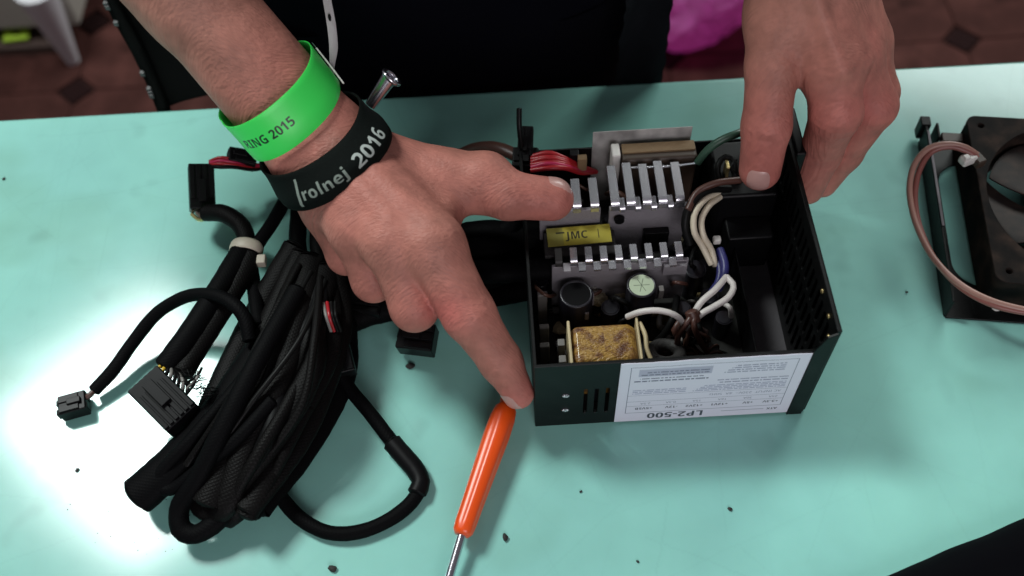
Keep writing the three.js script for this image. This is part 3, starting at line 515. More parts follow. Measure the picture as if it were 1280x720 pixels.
    part('bracket', box(0.0800, 0.040, z + 0.0004, 0.0925, 0.0480, z + 0.0030, 0.0004), M.dustyAluminium, hs);
  }
  // main transformer with the yellow sticker
  { const tr = P('transformer', merge([box(0.0185, 0.0076, -0.3215, 0.0575, 0.0420, -0.3055, 0.001), box(0.0165, 0.0076, -0.3190, 0.0595, 0.020, -0.3050, 0.001)]), M.ferrite);
    const st = canvasTex(512, 160, (x, w, h) => { x.fillStyle = '#a89c34'; x.fillRect(0, 0, w, h); x.fillStyle = '#8f8a3c'; x.fillRect(0, 0, w * 0.25, h); x.fillStyle = '#2c2708'; x.font = 'bold 92px sans-serif'; x.textAlign = 'center'; x.fillText('JMC', w * 0.47, 108); x.fillRect(w * 0.14, 40, 70, 14); x.fillRect(w * 0.8, 36, 6, 80); });
    const g = new THREE.BoxGeometry(0.0345, 0.0004, 0.0112), uv = g.attributes.uv, nn = g.attributes.normal; for (let i = 0; i < uv.count; i++) if (nn.getY(i) < 0.5) uv.setXY(i, 0.9, 0.05);
    g.rotateX(0.10); g.rotateY(0.03); g.translate(0.0378, 0.0447, -0.3165); part('sticker', g, new THREE.MeshStandardMaterial({ map: st, roughness: 0.5 }), tr, 'yellow sticker with dark lettering');
    part('core', box(0.0205, 0.0421, -0.3215, 0.0555, 0.0434, -0.3110, 0.0004), M.ferrite, tr);
  }
  // capacitors
  { const c = V(0.0335, 0, -0.2815), a = P('capacitor', merge([cyl(V(c.x, 0.0076, c.z), V(c.x, 0.0405, c.z), 0.0088, 0.0088, 32), new THREE.TorusGeometry(0.0080, 0.0009, 8, 32).rotateX(Math.PI / 2).translate(c.x, 0.0405, c.z)]), M.darkCap);
    const top = new THREE.CylinderGeometry(0.0078, 0.0078, 0.0004, 32); top.translate(c.x, 0.0409, c.z); part('capacitor_top', top, M.shrink, a);
    part('grey_mark', merge([box(c.x + 0.0084, 0.031, c.z - 0.0018, c.x + 0.0094, 0.039, c.z + 0.0016, 0.0003), box(c.x + 0.004, 0.028, c.z + 0.0074, c.x + 0.0062, 0.0345, c.z + 0.0084, 0.0003)]), M.dustyAluminium, a);  // glints on the right of the black can, put into grey pieces
    const d = V(0.0676, 0, -0.2822), b = P('capacitor', merge([cyl(V(d.x, 0.0076, d.z), V(d.x, 0.0442, d.z), 0.0078, 0.0078, 32), new THREE.TorusGeometry(0.0071, 0.0008, 8, 32).rotateX(Math.PI / 2).translate(d.x, 0.0443, d.z)]), M.darkCap);
    const ct = canvasTex(128, 128, (x, w, h) => { x.fillStyle = '#b6c4a8'; x.fillRect(0, 0, w, h); x.strokeStyle = '#5f6b58'; x.lineWidth = 3; for (const q of [0.3, 1.57, 2.7]) { x.beginPath(); x.moveTo(64 - 38 * Math.cos(q), 64 - 38 * Math.sin(q)); x.lineTo(64 + 38 * Math.cos(q), 64 + 38 * Math.sin(q)); x.stroke(); } });
    const tg = new THREE.CylinderGeometry(0.0071, 0.0071, 0.0005, 32); tg.translate(d.x, 0.0446, d.z); part('capacitor_top', tg, new THREE.MeshStandardMaterial({ map: ct, roughness: 0.45 }), b, 'pale green vented capacitor top');
    part('grey_mark', box(d.x + 0.0092, 0.034, d.z - 0.001, d.x + 0.0118, 0.042, d.z + 0.0025, 0.0003), M.greyPart, b);  // small grey piece right of the capacitor
  }
  // yellow taped transformer near the front panel
  { const ty = dataTex(256, 256, (u, v) => { const a = fbm(u * 5, v * 6, 3, 5), b = fbm(u * 16, v * 16, 8, 4), d = Math.max(0, Math.min(1, (a + 0.06) * 2.6)) , e = Math.max(0, b - 0.12) * 2; return [0.64 - 0.28 * d - e * 0.22, 0.49 - 0.28 * d - e * 0.22, 0.22 - 0.12 * d - e * 0.10]; }, true);
    const ym = new THREE.MeshPhysicalMaterial({ map: ty, roughness: 0.4, bumpMap: grainTex, bumpScale: 0.0008, clearcoat: 0.3 });
    const g = new RoundedBoxGeometry(0.0335, 0.036, 0.0235, 5, 0.0045), p = g.attributes.position, uv = g.attributes.uv; for (let i = 0; i < p.count; i++) { uv.setXY(i, p.getX(i) * 28, (p.getZ(i) + p.getY(i)) * 28); p.setY(i, p.getY(i) + (p.getY(i) > 0.01 ? 0.0008 * noise(p.getX(i) * 300, p.getZ(i) * 300, 2) : 0)); }
    g.translate(0.0450, 0.0265, -0.2492); const c = P('coil', g, ym);
    std('bobbin', [0.52, 0.42, 0.24], 0.5);
    part('bobbin', box(0.0268, 0.0080, -0.2624, 0.0283, 0.0462, -0.2360, 0.0005), M.bobbin, c);
    part('bobbin', box(0.0617, 0.0080, -0.2618, 0.0630, 0.0470, -0.2368, 0.0005), M.bobbin, c);
    part('lead', tube([V(0.0640, 0.044, -0.2600), V(0.0660, 0.0445, -0.2520), V(0.0660, 0.043, -0.2450), V(0.0685, 0.040, -0.2380)], 0.0012, { seg: 8 }), M.bobbin, c);
    for (const z of [-0.252, -0.2425]) part('terminal', box(0.0215, 0.028, z - 0.0022, 0.0252, 0.0425, z + 0.0020, 0.0005), M.greyPart, c);
    P('choke', merge([new THREE.TorusGeometry(0.0075, 0.0034, 14, 30).rotateX(1.2).translate(0.0775, 0.028, -0.250)]), M.ferrite);
  }
  for (const [x, z, y] of [[0.0150, -0.2560, 0.034], [0.0155, -0.2660, 0.036], [0.0145, -0.2410, 0.030], [0.0158, -0.2850, 0.038]]) P('small_part', box(x - 0.0026, 0.0076, z - 0.0016, x + 0.0026, y, z + 0.0016, 0.0006), M.greyPart);
  P('added_dark_sheet', box(0.1226, 0.0018, -0.334, 0.1231, 0.034, -0.2300, 0.0001), M.shrink);  // black sheet added to darken the strip beside the board
  // brown line filter at the back
  { const f = P('line_filter', box(0.0640, 0.0090, -0.3655, 0.1060, 0.0605, -0.3535, 0.002), M.darkBrown);
    part('tape', box(0.0648, 0.0600, -0.3650, 0.1052, 0.0615, -0.3582, 0.0006), M.tan, f);
    part('end_cap', box(0.0590, 0.0300, -0.3650, 0.0637, 0.0625, -0.3555, 0.001), M.whitePlastic, f);
    part('clip', tube([V(0.066, 0.0570, -0.3515), V(0.08, 0.0580, -0.3500), V(0.095, 0.0575, -0.3505), V(0.106, 0.0565, -0.3525)], 0.0007, { seg: 8 }), M.aluminium, f); }
  // mains inlet in the far right corner, its lugs
  { const q = P('mains_inlet', merge([box(0.1130, 0.0100, -0.3640, 0.1450, 0.0600, -0.3250, 0.002), box(0.1180, 0.0140, -0.3252, 0.1430, 0.0420, -0.3100, 0.0015)]), M.connector);
    for (const x of [0.118, 0.127]) part('lug', box(x, 0.0600, -0.344, x + 0.0018, 0.0680, -0.338, 0.0004), M.pin, q); }
  // wires inside the case
  const wire = (list, r, m, n = 'wire') => P(n, tube(Ws(list), r, { seg: 10 }), m);
  wire([[898, 240, 0.062], [880, 250, 0.066], [868, 268, 0.064], [868, 290, 0.058], [878, 308, 0.050], [889, 330, 0.042]], 0.0017, M.creamWire);
  wire([[900, 246, 0.061], [886, 257, 0.063], [877, 274, 0.060], [879, 294, 0.055], [889, 312, 0.047], [894, 332, 0.040]], 0.0017, M.creamWire);
  wire([[912, 236, 0.064], [885, 238, 0.069], [863, 255, 0.067], [856, 280, 0.060], [862, 305, 0.05]], 0.0021, M.blackWire);
  wire([[925, 225, 0.07], [895, 229, 0.072], [872, 240, 0.070], [860, 262, 0.066]], 0.0019, M.darkBrownWire);
  wire([[900, 312, 0.044], [906, 330, 0.044], [905, 345, 0.042], [897, 362, 0.036]], 0.0022, M.blueWire);
  wire([[893, 318, 0.040], [900, 336, 0.040], [898, 352, 0.038], [889, 366, 0.034]], 0.0020, M.blueWire);
  wire([[908, 346, 0.046], [894, 362, 0.048], [876, 378, 0.046], [866, 395, 0.042], [858, 412, 0.036], [852, 432, 0.022]], 0.0017, M.whiteWire);
  wire([[908, 346, 0.046], [917, 357, 0.047], [911, 371, 0.047], [893, 383, 0.046], [876, 393, 0.044], [866, 406, 0.038], [871, 428, 0.026], [890, 445, 0.014]], 0.0017, M.whiteWire);
  wire([[784, 396, 0.044], [800, 390, 0.050], [822, 388, 0.052], [842, 393, 0.050], [854, 404, 0.042], [856, 425, 0.025]], 0.0016, M.whiteWire);
  wire([[905, 380, 0.03], [912, 384, 0.032], [914, 396, 0.024]], 0.0014, M.whiteWire);
  wire([[868, 388, 0.046], [860, 402, 0.045], [849, 418, 0.038], [846, 440, 0.020]], 0.0016, M.darkBrownWire);
  wire([[872, 390, 0.046], [867, 404, 0.045], [872, 420, 0.038], [884, 440, 0.020]], 0.0016, M.darkBrownWire);
  wire([[846, 372, 0.03], [842, 395, 0.036], [832, 415, 0.030], [818, 430, 0.018]], 0.0019, M.blackWire);
  P('heat_shrink', tube(Ws([[864, 390, 0.0465], [868, 402, 0.043]]), 0.0034, { seg: 14 }), M.darkBrownWire);
  { const p = W(896, 300, 0.046); P('terminal', new RoundedBoxGeometry(0.0042, 0.004, 0.004, 2, 0.001).translate(p.x, p.y, p.z), M.whitePlastic); }
  wire([[872, 203, 0.058], [884, 188, 0.066], [902, 175, 0.072], [922, 167, 0.074], [940, 162, 0.070], [962, 178, 0.062]], 0.0022, M.greenWire);
  wire([[900, 226, 0.060], [897, 210, 0.066], [904, 197, 0.068], [914, 197, 0.068], [919, 210, 0.066], [917, 224, 0.062]], 0.0016, M.blackWire);
  wire([[919, 200, 0.066], [914, 208, 0.067], [919, 218, 0.064], [928, 224, 0.06]], 0.0013, M.blackWire);
  // more leads and glue between the parts
  { const rw = rng(41), mats = [M.blackWire, M.blackWire, M.darkBrownWire, M.blackWire, M.strand, M.brownWire];
    for (let k = 0; k < 26; k++) {
      const x = 690 + rw() * 215, y = 235 + rw() * 200, a = rw() * 6.28, l = 18 + rw() * 34, h = 0.012 + rw() * 0.022;
      wire([[x, y, h * 0.6], [x + Math.cos(a) * l * 0.4, y + Math.sin(a) * l * 0.3, h + 0.010], [x + Math.cos(a + 0.5) * l * 0.8, y + Math.sin(a + 0.5) * l * 0.6, h + 0.008], [x + Math.cos(a + 0.8) * l, y + Math.sin(a + 0.8) * l * 0.8, h * 0.5]], 0.0008 + rw() * 0.0009, mats[k % 6]);
    }
    for (let k = 0; k < 9; k++) wire([[842 + rw() * 30, 398 + rw() * 16, 0.030 + rw() * 0.01], [838 + rw() * 50, 412 + rw() * 14, 0.032], [822 + rw() * 80, 428 + rw() * 10, 0.020], [815 + rw() * 95, 440 + rw() * 6, 0.008]], 0.0012 + rw() * 0.0008, mats[(k + 1) % 6]);
    std('glue', [0.40, 0.34, 0.22], 0.7, { bumpMap: grainTex, bumpScale: 0.0006 });
    for (const [x, y, h, q] of [[748, 372, 0.020, 0.005], [775, 366, 0.018, 0.004], [832, 352, 0.022, 0.004], [700, 410, 0.016, 0.004], [845, 300, 0.020, 0.004], [810, 388, 0.016, 0.004]]) { const p0 = W(x, y, h), g = new THREE.IcosahedronGeometry(q, 4), pp = g.attributes.position; for (let i = 0; i < pp.count; i++) { const m = 1 + 0.6 * fbm(pp.getX(i) * 300 + x, pp.getY(i) * 300, pp.getZ(i) * 300, 3); pp.setXYZ(i, pp.getX(i) * m, pp.getY(i) * m * 0.6, pp.getZ(i) * m); } g.computeVertexNormals(); g.translate(p0.x, p0.y, p0.z); P('glue', g, M.glue); }
    for (const [x, z, r0, y1] of [[0.100, -0.300, 0.006, 0.030], [0.106, -0.285, 0.005, 0.026], [0.112, -0.272, 0.0045, 0.024], [0.090, -0.276, 0.0042, 0.030], [0.052, -0.280, 0.005, 0.028], [0.016, -0.300, 0.004, 0.026]]) P('capacitor', merge([cyl(V(x, 0.0076, z), V(x, y1, z), r0, r0, 24), cyl(V(x, y1, z), V(x, y1 + 0.0004, z), r0 * 0.9, r0 * 0.8, 24)]), M.darkCap);
    P('choke', merge([new THREE.TorusGeometry(0.0070, 0.0036, 12, 30).rotateX(1.4).translate(0.098, 0.018, -0.252)]), M.ferrite);
    for (let k = 0; k < 12; k++) { const th = k / 12 * 6.28; P('winding', new THREE.TorusGeometry(0.0041, 0.0007, 6, 14).rotateY(-th).rotateX(1.4 - Math.PI / 2).translate(0.098 + 0.0070 * Math.cos(th), 0.018, -0.252 + 0.0070 * Math.sin(th) * 0.98), k % 2 ? M.brownWire : M.darkBrownWire); }
  }
  // red wires leaving at the far left corner
  for (let i = 0; i < 6; i++) { const o = i * 3.4; wire([[664, 196 + o, 0.058], [686, 191 + o + (i % 2) * 2, 0.060], [706, 198 + o * 0.7, 0.058], [724, 207 + o * 0.5, 0.050], [745, 215, 0.036]], 0.0014, i === 4 ? M.pinkWire : M.redWire); }
  for (const [x, y] of [[728, 196], [718, 190]]) { const p = W(x, y, 0.060); P('small_part', box(p.x - 0.0025, p.y - 0.010, p.z - 0.002, p.x + 0.0025, p.y, p.z + 0.002, 0.0006), x > 720 ? M.tan : M.connector); }
}
// ------------------------------------------------------------------ the bundle of output cables
{
  const t = thing('cable_bundle', 'tangled bundle of black sleeved cables and plugs left of the metal case', 'cables', W(320, 470, 0));
  const C = (list, r, m = M.sleeve, n = 'cable', par = t, flat = 0.9) => part(n, tube(Ws(list), r, { flat, lump: 0.14, seg: 18 }), m, par);
  // the bunch: strands fanning from under the wrist towards the lower left, in three layers
  const rb = rng(2024), mix = (a, b, q) => [a[0] + (b[0] - a[0]) * q, a[1] + (b[1] - a[1]) * q];
  const strand = (q, h, r, m, end = 0, jit = 7, flat = 0.9) => {
    const J = () => (rb() - 0.5) * 2 * jit, dome = Math.sin(Math.PI * Math.min(1, Math.max(0, 0.12 + 0.76 * q)));
    const S = mix([368, 318], [424, 350], q), A = mix([330, 400], [430, 400], q), B = mix([290, 462], [424, 462], q), D = mix([264, 540], [386, 545], q), E = mix([246, 608], [318, 640], q);
    const pts = [[S[0] + J() * 0.5, S[1] + J(), 0.016 + h * 0.6], [A[0] + J(), A[1] + J(), 0.010 + h * dome], [B[0] + J(), B[1] + J(), 0.008 + h * dome], [D[0] + J(), D[1] + J(), 0.007 + h * 0.85 * dome], [E[0] + J(), E[1] + J(), r + 0.004 + h * 0.35]];
    if (end) { const o = [E[0] + end * 16, E[1] + 10]; pts.push([E[0] + end * 4 + J() * 0.3, E[1] + 16, r + 0.002 + h * 0.2], [o[0] + end * 8, o[1] - 8, r + 0.003 + h * 0.15], [D[0] + end * 34, D[1] + 14, 0.006 + h * 0.3]); }
    return C(pts, r, m, 'cable', t, flat);
  };
  for (const q of [0.12, 0.3, 0.48, 0.66, 0.84, 0.98]) strand(q, 0.008, 0.0070, M.sleeve, 0, 5, 0.7);
  for (const [q, e] of [[0.05, 0], [0.2, 0], [0.36, 1], [0.52, 0], [0.7, -1], [0.9, 0]]) strand(q, 0.022, 0.0052, e || q < 0.1 ? M.sleeveWorn : M.sleeve, e, 9);
  for (const [q, e, r] of [[0.0, 0, 0.0055], [0.14, 0, 0.0046], [0.28, 0, 0.0062], [0.42, -1, 0.0056], [0.54, 0, 0.0036], [0.64, 0, 0.0060], [0.80, 0, 0.0046], [0.90, 0, 0.0054]]) strand(q, 0.036, r, r < 0.004 ? M.shrink : M.sleeveWorn, e, 12, 0.72);
  // thin loose leads wound over the bunch
  for (let k = 0; k < 4; k++) { const q = rb(), q2 = Math.min(1, Math.max(0, q + (rb() - 0.5) * 0.7)), a = mix([372, 330], [424, 360], q), b = mix([318, 420], [428, 430], (q + q2) / 2), c = mix([262, 510], [404, 505], q2), d = mix([215, 580], [345, 590], q2); C([[...a, 0.044], [...b, 0.053], [...c, 0.046], [...d, 0.028]], 0.0013 + rb() * 0.0007, k % 3 ? M.blackWire : M.sleeveWorn, 'wire'); }
  C([[372, 372, 0.030], [318, 455, 0.030], [262, 535, 0.026], [212, 585, 0.020], [172, 620, 0.015]], 0.0086, M.sleeve, 'cable', t, 0.75);
  C([[360, 400, 0.034], [300, 478, 0.038], [240, 548, 0.032], [204, 588, 0.024], [196, 606, 0.020], [212, 612, 0.020], [252, 584, 0.030], [300, 545, 0.040], [340, 500, 0.044]], 0.0032, M.sleeve);
  C([[398, 420, 0.036], [362, 500, 0.042], [318, 576, 0.036], [296, 622, 0.024], [306, 636, 0.018], [324, 622, 0.020], [352, 572, 0.030], [384, 510, 0.034]], 0.0030, M.sleeveWorn);
  C([[372, 362, 0.05], [322, 450, 0.052], [276, 540, 0.042], [246, 600, 0.028], [224, 636, 0.017], [226, 660, 0.013], [242, 668, 0.012], [266, 656, 0.014], [300, 622, 0.018]], 0.0044, M.sleeve, 'cable', t, 0.85);
  C([[378, 235, 0.020], [372, 290, 0.026], [376, 340, 0.026], [400, 420, 0.022]], 0.0046);
  C([[398, 258, 0.022], [398, 310, 0.026], [412, 380, 0.024], [428, 440, 0.016]], 0.0042, M.sleeveWorn);
  C([[410, 260, 0.016], [418, 330, 0.018], [432, 395, 0.014], [432, 440, 0.012]], 0.0056);
  // from the case under the hand
  C([[700, 330, 0.020], [655, 330, 0.022], [600, 345, 0.030], [520, 350, 0.022], [440, 360, 0.020], [400, 400, 0.022]], 0.0080);
  C([[700, 308, 0.022], [655, 310, 0.025], [600, 315, 0.034], [520, 322, 0.020], [430, 340, 0.024]], 0.0078);
  C([[700, 350, 0.014], [650, 358, 0.014], [600, 368, 0.014], [520, 378, 0.012], [450, 392, 0.010], [415, 410, 0.012]], 0.0082);
  C([[690, 290, 0.026], [650, 292, 0.028], [605, 292, 0.028], [540, 300, 0.016], [450, 320, 0.018]], 0.0072);
  C([[690, 335, 0.035], [652, 338, 0.038], [612, 340, 0.040], [540, 338, 0.026]], 0.0060);
  // upper left: cable with the tie and its two branches, thin loop to the small plug
  C([[258, 266, 0.028], [280, 267, 0.033], [300, 281, 0.033], [308, 300, 0.031], [308, 318, 0.030]], 0.0048, M.sleeveWorn);
  C([[385, 195, 0.018], [362, 240, 0.026], [338, 282, 0.030], [314, 316, 0.031]], 0.0037);
  C([[304, 310, 0.032], [282, 348, 0.035], [252, 395, 0.036], [222, 438, 0.035], [207, 458, 0.033]], 0.0058);
  C([[314, 320, 0.031], [296, 356, 0.032], [270, 398, 0.032], [243, 440, 0.031], [228, 466, 0.031]], 0.0056, M.sleeveWorn);
  C([[311, 318, 0.028], [316, 350, 0.026], [320, 380, 0.030], [323, 408, 0.034]], 0.0036);
  C([[118, 488, 0.007], [142, 462, 0.010], [166, 428, 0.014], [196, 392, 0.022], [232, 371, 0.032], [268, 369, 0.042], [294, 382, 0.046], [307, 400, 0.044], [312, 425, 0.040]], 0.0034);
  // the loop lying on the table at the lower right
  C([[420, 455, 0.020], [436, 484, 0.014], [462, 516, 0.009], [492, 555, 0.0055], [520, 588, 0.0045], [527, 603, 0.0042], [514, 628, 0.0038], [486, 650, 0.0036], [448, 665, 0.0036], [412, 666, 0.0036], [378, 650, 0.0040], [352, 622, 0.008], [338, 592, 0.014], [342, 560, 0.02]], 0.0034);
  C([[490, 553, 0.0058], [508, 574, 0.0052], [521, 590, 0.0048], [526, 603, 0.0046], [521, 616, 0.0045]], 0.0046, M.shrink, 'heat_shrink');
  // plug housings
  const plug = (n, px, dir, L, Wd, Ht, cells, roll = 0, lab) => {         // px: centre, dir: picture point towards which the long side points
    const c = W(...px), d = W(...dir).sub(c).normalize(), s = d.clone().cross(V(0, 1, 0)).normalize(), up = s.clone().cross(d).applyAxisAngle(d, roll);
    const gs = [new RoundedBoxGeometry(L, Ht, Wd, 2, 0.0008)];
    for (let i = 0; i < cells; i++) { const q = -Wd / 2 + (i + 0.5) * Wd / cells; gs.push(new RoundedBoxGeometry(L * 0.72, Ht * 0.12, Wd / cells * 0.72, 1, 0.0003).translate(L * 0.1, Ht * 0.53, q)); gs.push(new RoundedBoxGeometry(L * 0.18, Ht * 0.7, Wd / cells * 0.6, 1, 0.0003).translate(-L * 0.44, 0, q)); }
    gs.push(new RoundedBoxGeometry(L * 0.5, Ht * 0.2, Wd * 0.3, 1, 0.0004).translate(-L * 0.1, Ht * 0.62, 0));
    return part(n, oriented(merge(gs), c, d, up), M.connector, t, lab);
  };
  const a = plug('plug', [252, 235, 0.026], [250, 190, 0.036], 0.027, 0.0145, 0.012, 4, 0.35);
  for (let i = 0; i < 4; i++) part('wire', tube(Ws([[262, 202 + i * 2, 0.034], [276, 197 + i * 4, 0.036], [292, 200 + i * 3, 0.034], [318, 206 + i * 2, 0.026], [350, 205, 0.018]]), 0.0011, { seg: 8 }), [M.redWire, M.pinkWire, M.redWire, M.blackWire][i], a);
  for (let i = 0; i < 3; i++) part('wire', tube(Ws([[240 + i * 6, 268 - i * 2, 0.018], [250 + i * 6, 275 - i, 0.020], [262 + i * 4, 270, 0.026]]), 0.0012, { seg: 8 }), [M.pin, M.zipTie, M.yellowWire][i], a);
  plug('plug', [302, 199, 0.030], [340, 206, 0.022], 0.016, 0.0105, 0.008, 2);
  const b = plug('plug', [207, 502, 0.030], [250, 545, 0.026], 0.031, 0.0195, 0.013, 6, 0.1);
  for (let i = 0; i < 8; i++) part('wire', tube(Ws([[206 + i * 2.5, 452 + i * 2.2, 0.034], [199 + i * 5, 459 + i * 3, 0.037], [192 + i * 6, 470 + i * 3.2, 0.034]]), 0.0010, { seg: 8 }), i < 2 ? M.yellowWire : i % 3 ? M.blackWire : M.strand, b);
  for (let i = 0; i < 3; i++) part('wire', tube(Ws([[252 - i * 4, 460 + i * 5, 0.044], [248 - i * 2, 468 + i * 5, 0.046], [232 + i, 480 + i * 6, 0.040]]), 0.0007, { seg: 8 }), i % 3 === 1 ? M.strand : M.blackWire, b);
  const s = plug('plug', [93, 507, 0.0058], [60, 516, 0.0058], 0.0145, 0.0115, 0.0085, 2);
  { const c = W(76, 512, 0.006), d = W(60, 516, 0.006).sub(c).normalize(), sd = d.clone().cross(V(0, 1, 0)); for (const q of [-0.0028, 0.0028]) { const p = c.clone().addScaledVector(sd, q).addScaledVector(d, 0.0004); part('socket', oriented(new RoundedBoxGeometry(0.002, 0.0052, 0.0032, 1, 0.0003), p, d, V(0, 1, 0)), M.shrink, s); } }
  part('wire', tube(Ws([[104, 499, 0.007], [112, 494, 0.008], [120, 486, 0.008]]), 0.0016, { seg: 8 }), M.darkBrownWire, s);
  plug('plug', [522, 424, 0.011], [556, 428, 0.011], 0.020, 0.0155, 0.014, 3, 0.25);
  plug('plug', [455, 385, 0.012], [490, 390, 0.012], 0.022, 0.012, 0.011, 3);
  plug('plug', [416, 440, 0.024], [428, 490, 0.018], 0.028, 0.019, 0.013, 4);
  for (let i = 0; i < 4; i++) part('wire', tube(Ws([[404 + i * 5, 378, 0.046], [408 + i * 4, 396, 0.048], [414 + i * 4, 414, 0.040]]), 0.0010, { seg: 8 }), [M.strand, M.redWire, M.blackWire, M.blackWire][i], t);
  // plug standing behind the thumb, with the dark red sleeve
  const u = plug('plug', [657, 178, 0.060], [658, 150, 0.066], 0.017, 0.0085, 0.008, 2);
  part('latch', tube(Ws([[652, 185, 0.062], [649, 155, 0.074], [649, 136, 0.080]]), 0.0015, { seg: 8 }), M.connector, u);
  plug('plug', [657, 202, 0.052], [658, 180, 0.054], 0.012, 0.0145, 0.011, 3);
  C([[648, 196, 0.050], [628, 187, 0.048], [606, 184, 0.040], [570, 196, 0.02], [520, 230, 0.010]], 0.0036, M.darkBrownWire);
  C([[655, 205, 0.050], [640, 240, 0.044], [640, 280, 0.034], [600, 300, 0.024]], 0.0050);
  // frayed sleeve ends beside the large plug
  { const rf = rng(8), gs = []; for (let i = 0; i < 46; i++) { const x = 236 + rf() * 40, y = 452 + (x - 236) * 0.9 + rf() * 16, h = 0.030 + rf() * 0.012; gs.push(tube(Ws([[x, y, h], [x - 5 - rf() * 7, y - 2 + rf() * 8, h + 0.003], [x - 10 - rf() * 12, y + (rf() - 0.4) * 16, h + (rf() - 0.3) * 0.006]]), 0.00022, { seg: 5 })); } const f = part('fray', merge(gs), M.blackWire, t); f.userData.kind = 'stuff'; }
  // zip tie
  { const c = W(308, 312, 0.0305), d = W(298, 345, 0.031).sub(W(312, 292, 0.031)).normalize(); const g = new THREE.TorusGeometry(0.0084, 0.0011, 10, 36); g.scale(1, 0.85, 3.2);
    g.applyQuaternion(new THREE.Quaternion().setFromUnitVectors(V(0, 0, 1), d)); g.translate(c.x, c.y, c.z); const z = part('zip_tie', g, M.zipTie, t);
    const h = W(327, 326, 0.032); part('head', new RoundedBoxGeometry(0.005, 0.005, 0.006, 2, 0.0008).translate(h.x, h.y, h.z), M.zipTie, z); }
}
// ------------------------------------------------------------------ screwdriver
{
  const a = W(639, 492, 0.0120), b = W(577, 669, 0.0105), c = W(548, 768, 0.0060), d = b.clone().sub(a).normalize(), L = a.distanceTo(b);
  const t = thing('screwdriver', 'screwdriver with an orange handle lying in front of the metal case', 'screwdriver', V((a.x + b.x) / 2, 0, (a.z + b.z) / 2));
  const prof = [[0, 0], [0.0032, 0.0002], [0.0042, 0.0018], [0.0046, 0.0045], [0.0042, 0.0075], [0.0058, 0.0095], [0.0066, 0.015], [0.0068, 0.025], [0.0062, L * 0.55], [0.0056, L * 0.8], [0.0054, L - 0.006], [0.0050, L - 0.002], [0.0036, L], [0, L]];
  const lathe = new THREE.LatheGeometry(prof.map(([x, y]) => new THREE.Vector2(x, y)), 48), p = lathe.attributes.position;
  for (let i = 0; i < p.count; i++) { const y = p.getY(i); if (y > 0.013 && y < L - 0.004) { const th = Math.atan2(p.getZ(i), p.getX(i)), k = 1 - 0.09 * Math.pow(Math.max(0, Math.cos(th * 4)), 2) * Math.min(1, (y - 0.013) / 0.006); p.setX(i, p.getX(i) * k); p.setZ(i, p.getZ(i) * k); } }
  lathe.computeVertexNormals(); lathe.applyQuaternion(new THREE.Quaternion().setFromUnitVectors(V(0, 1, 0), d)); lathe.translate(a.x, a.y, a.z);
  part('handle', lathe, M.orange, t); part('shaft', cyl(b.clone().addScaledVector(d, -0.002), c, 0.0022, 0.0021, 20), M.chrome, t);
}
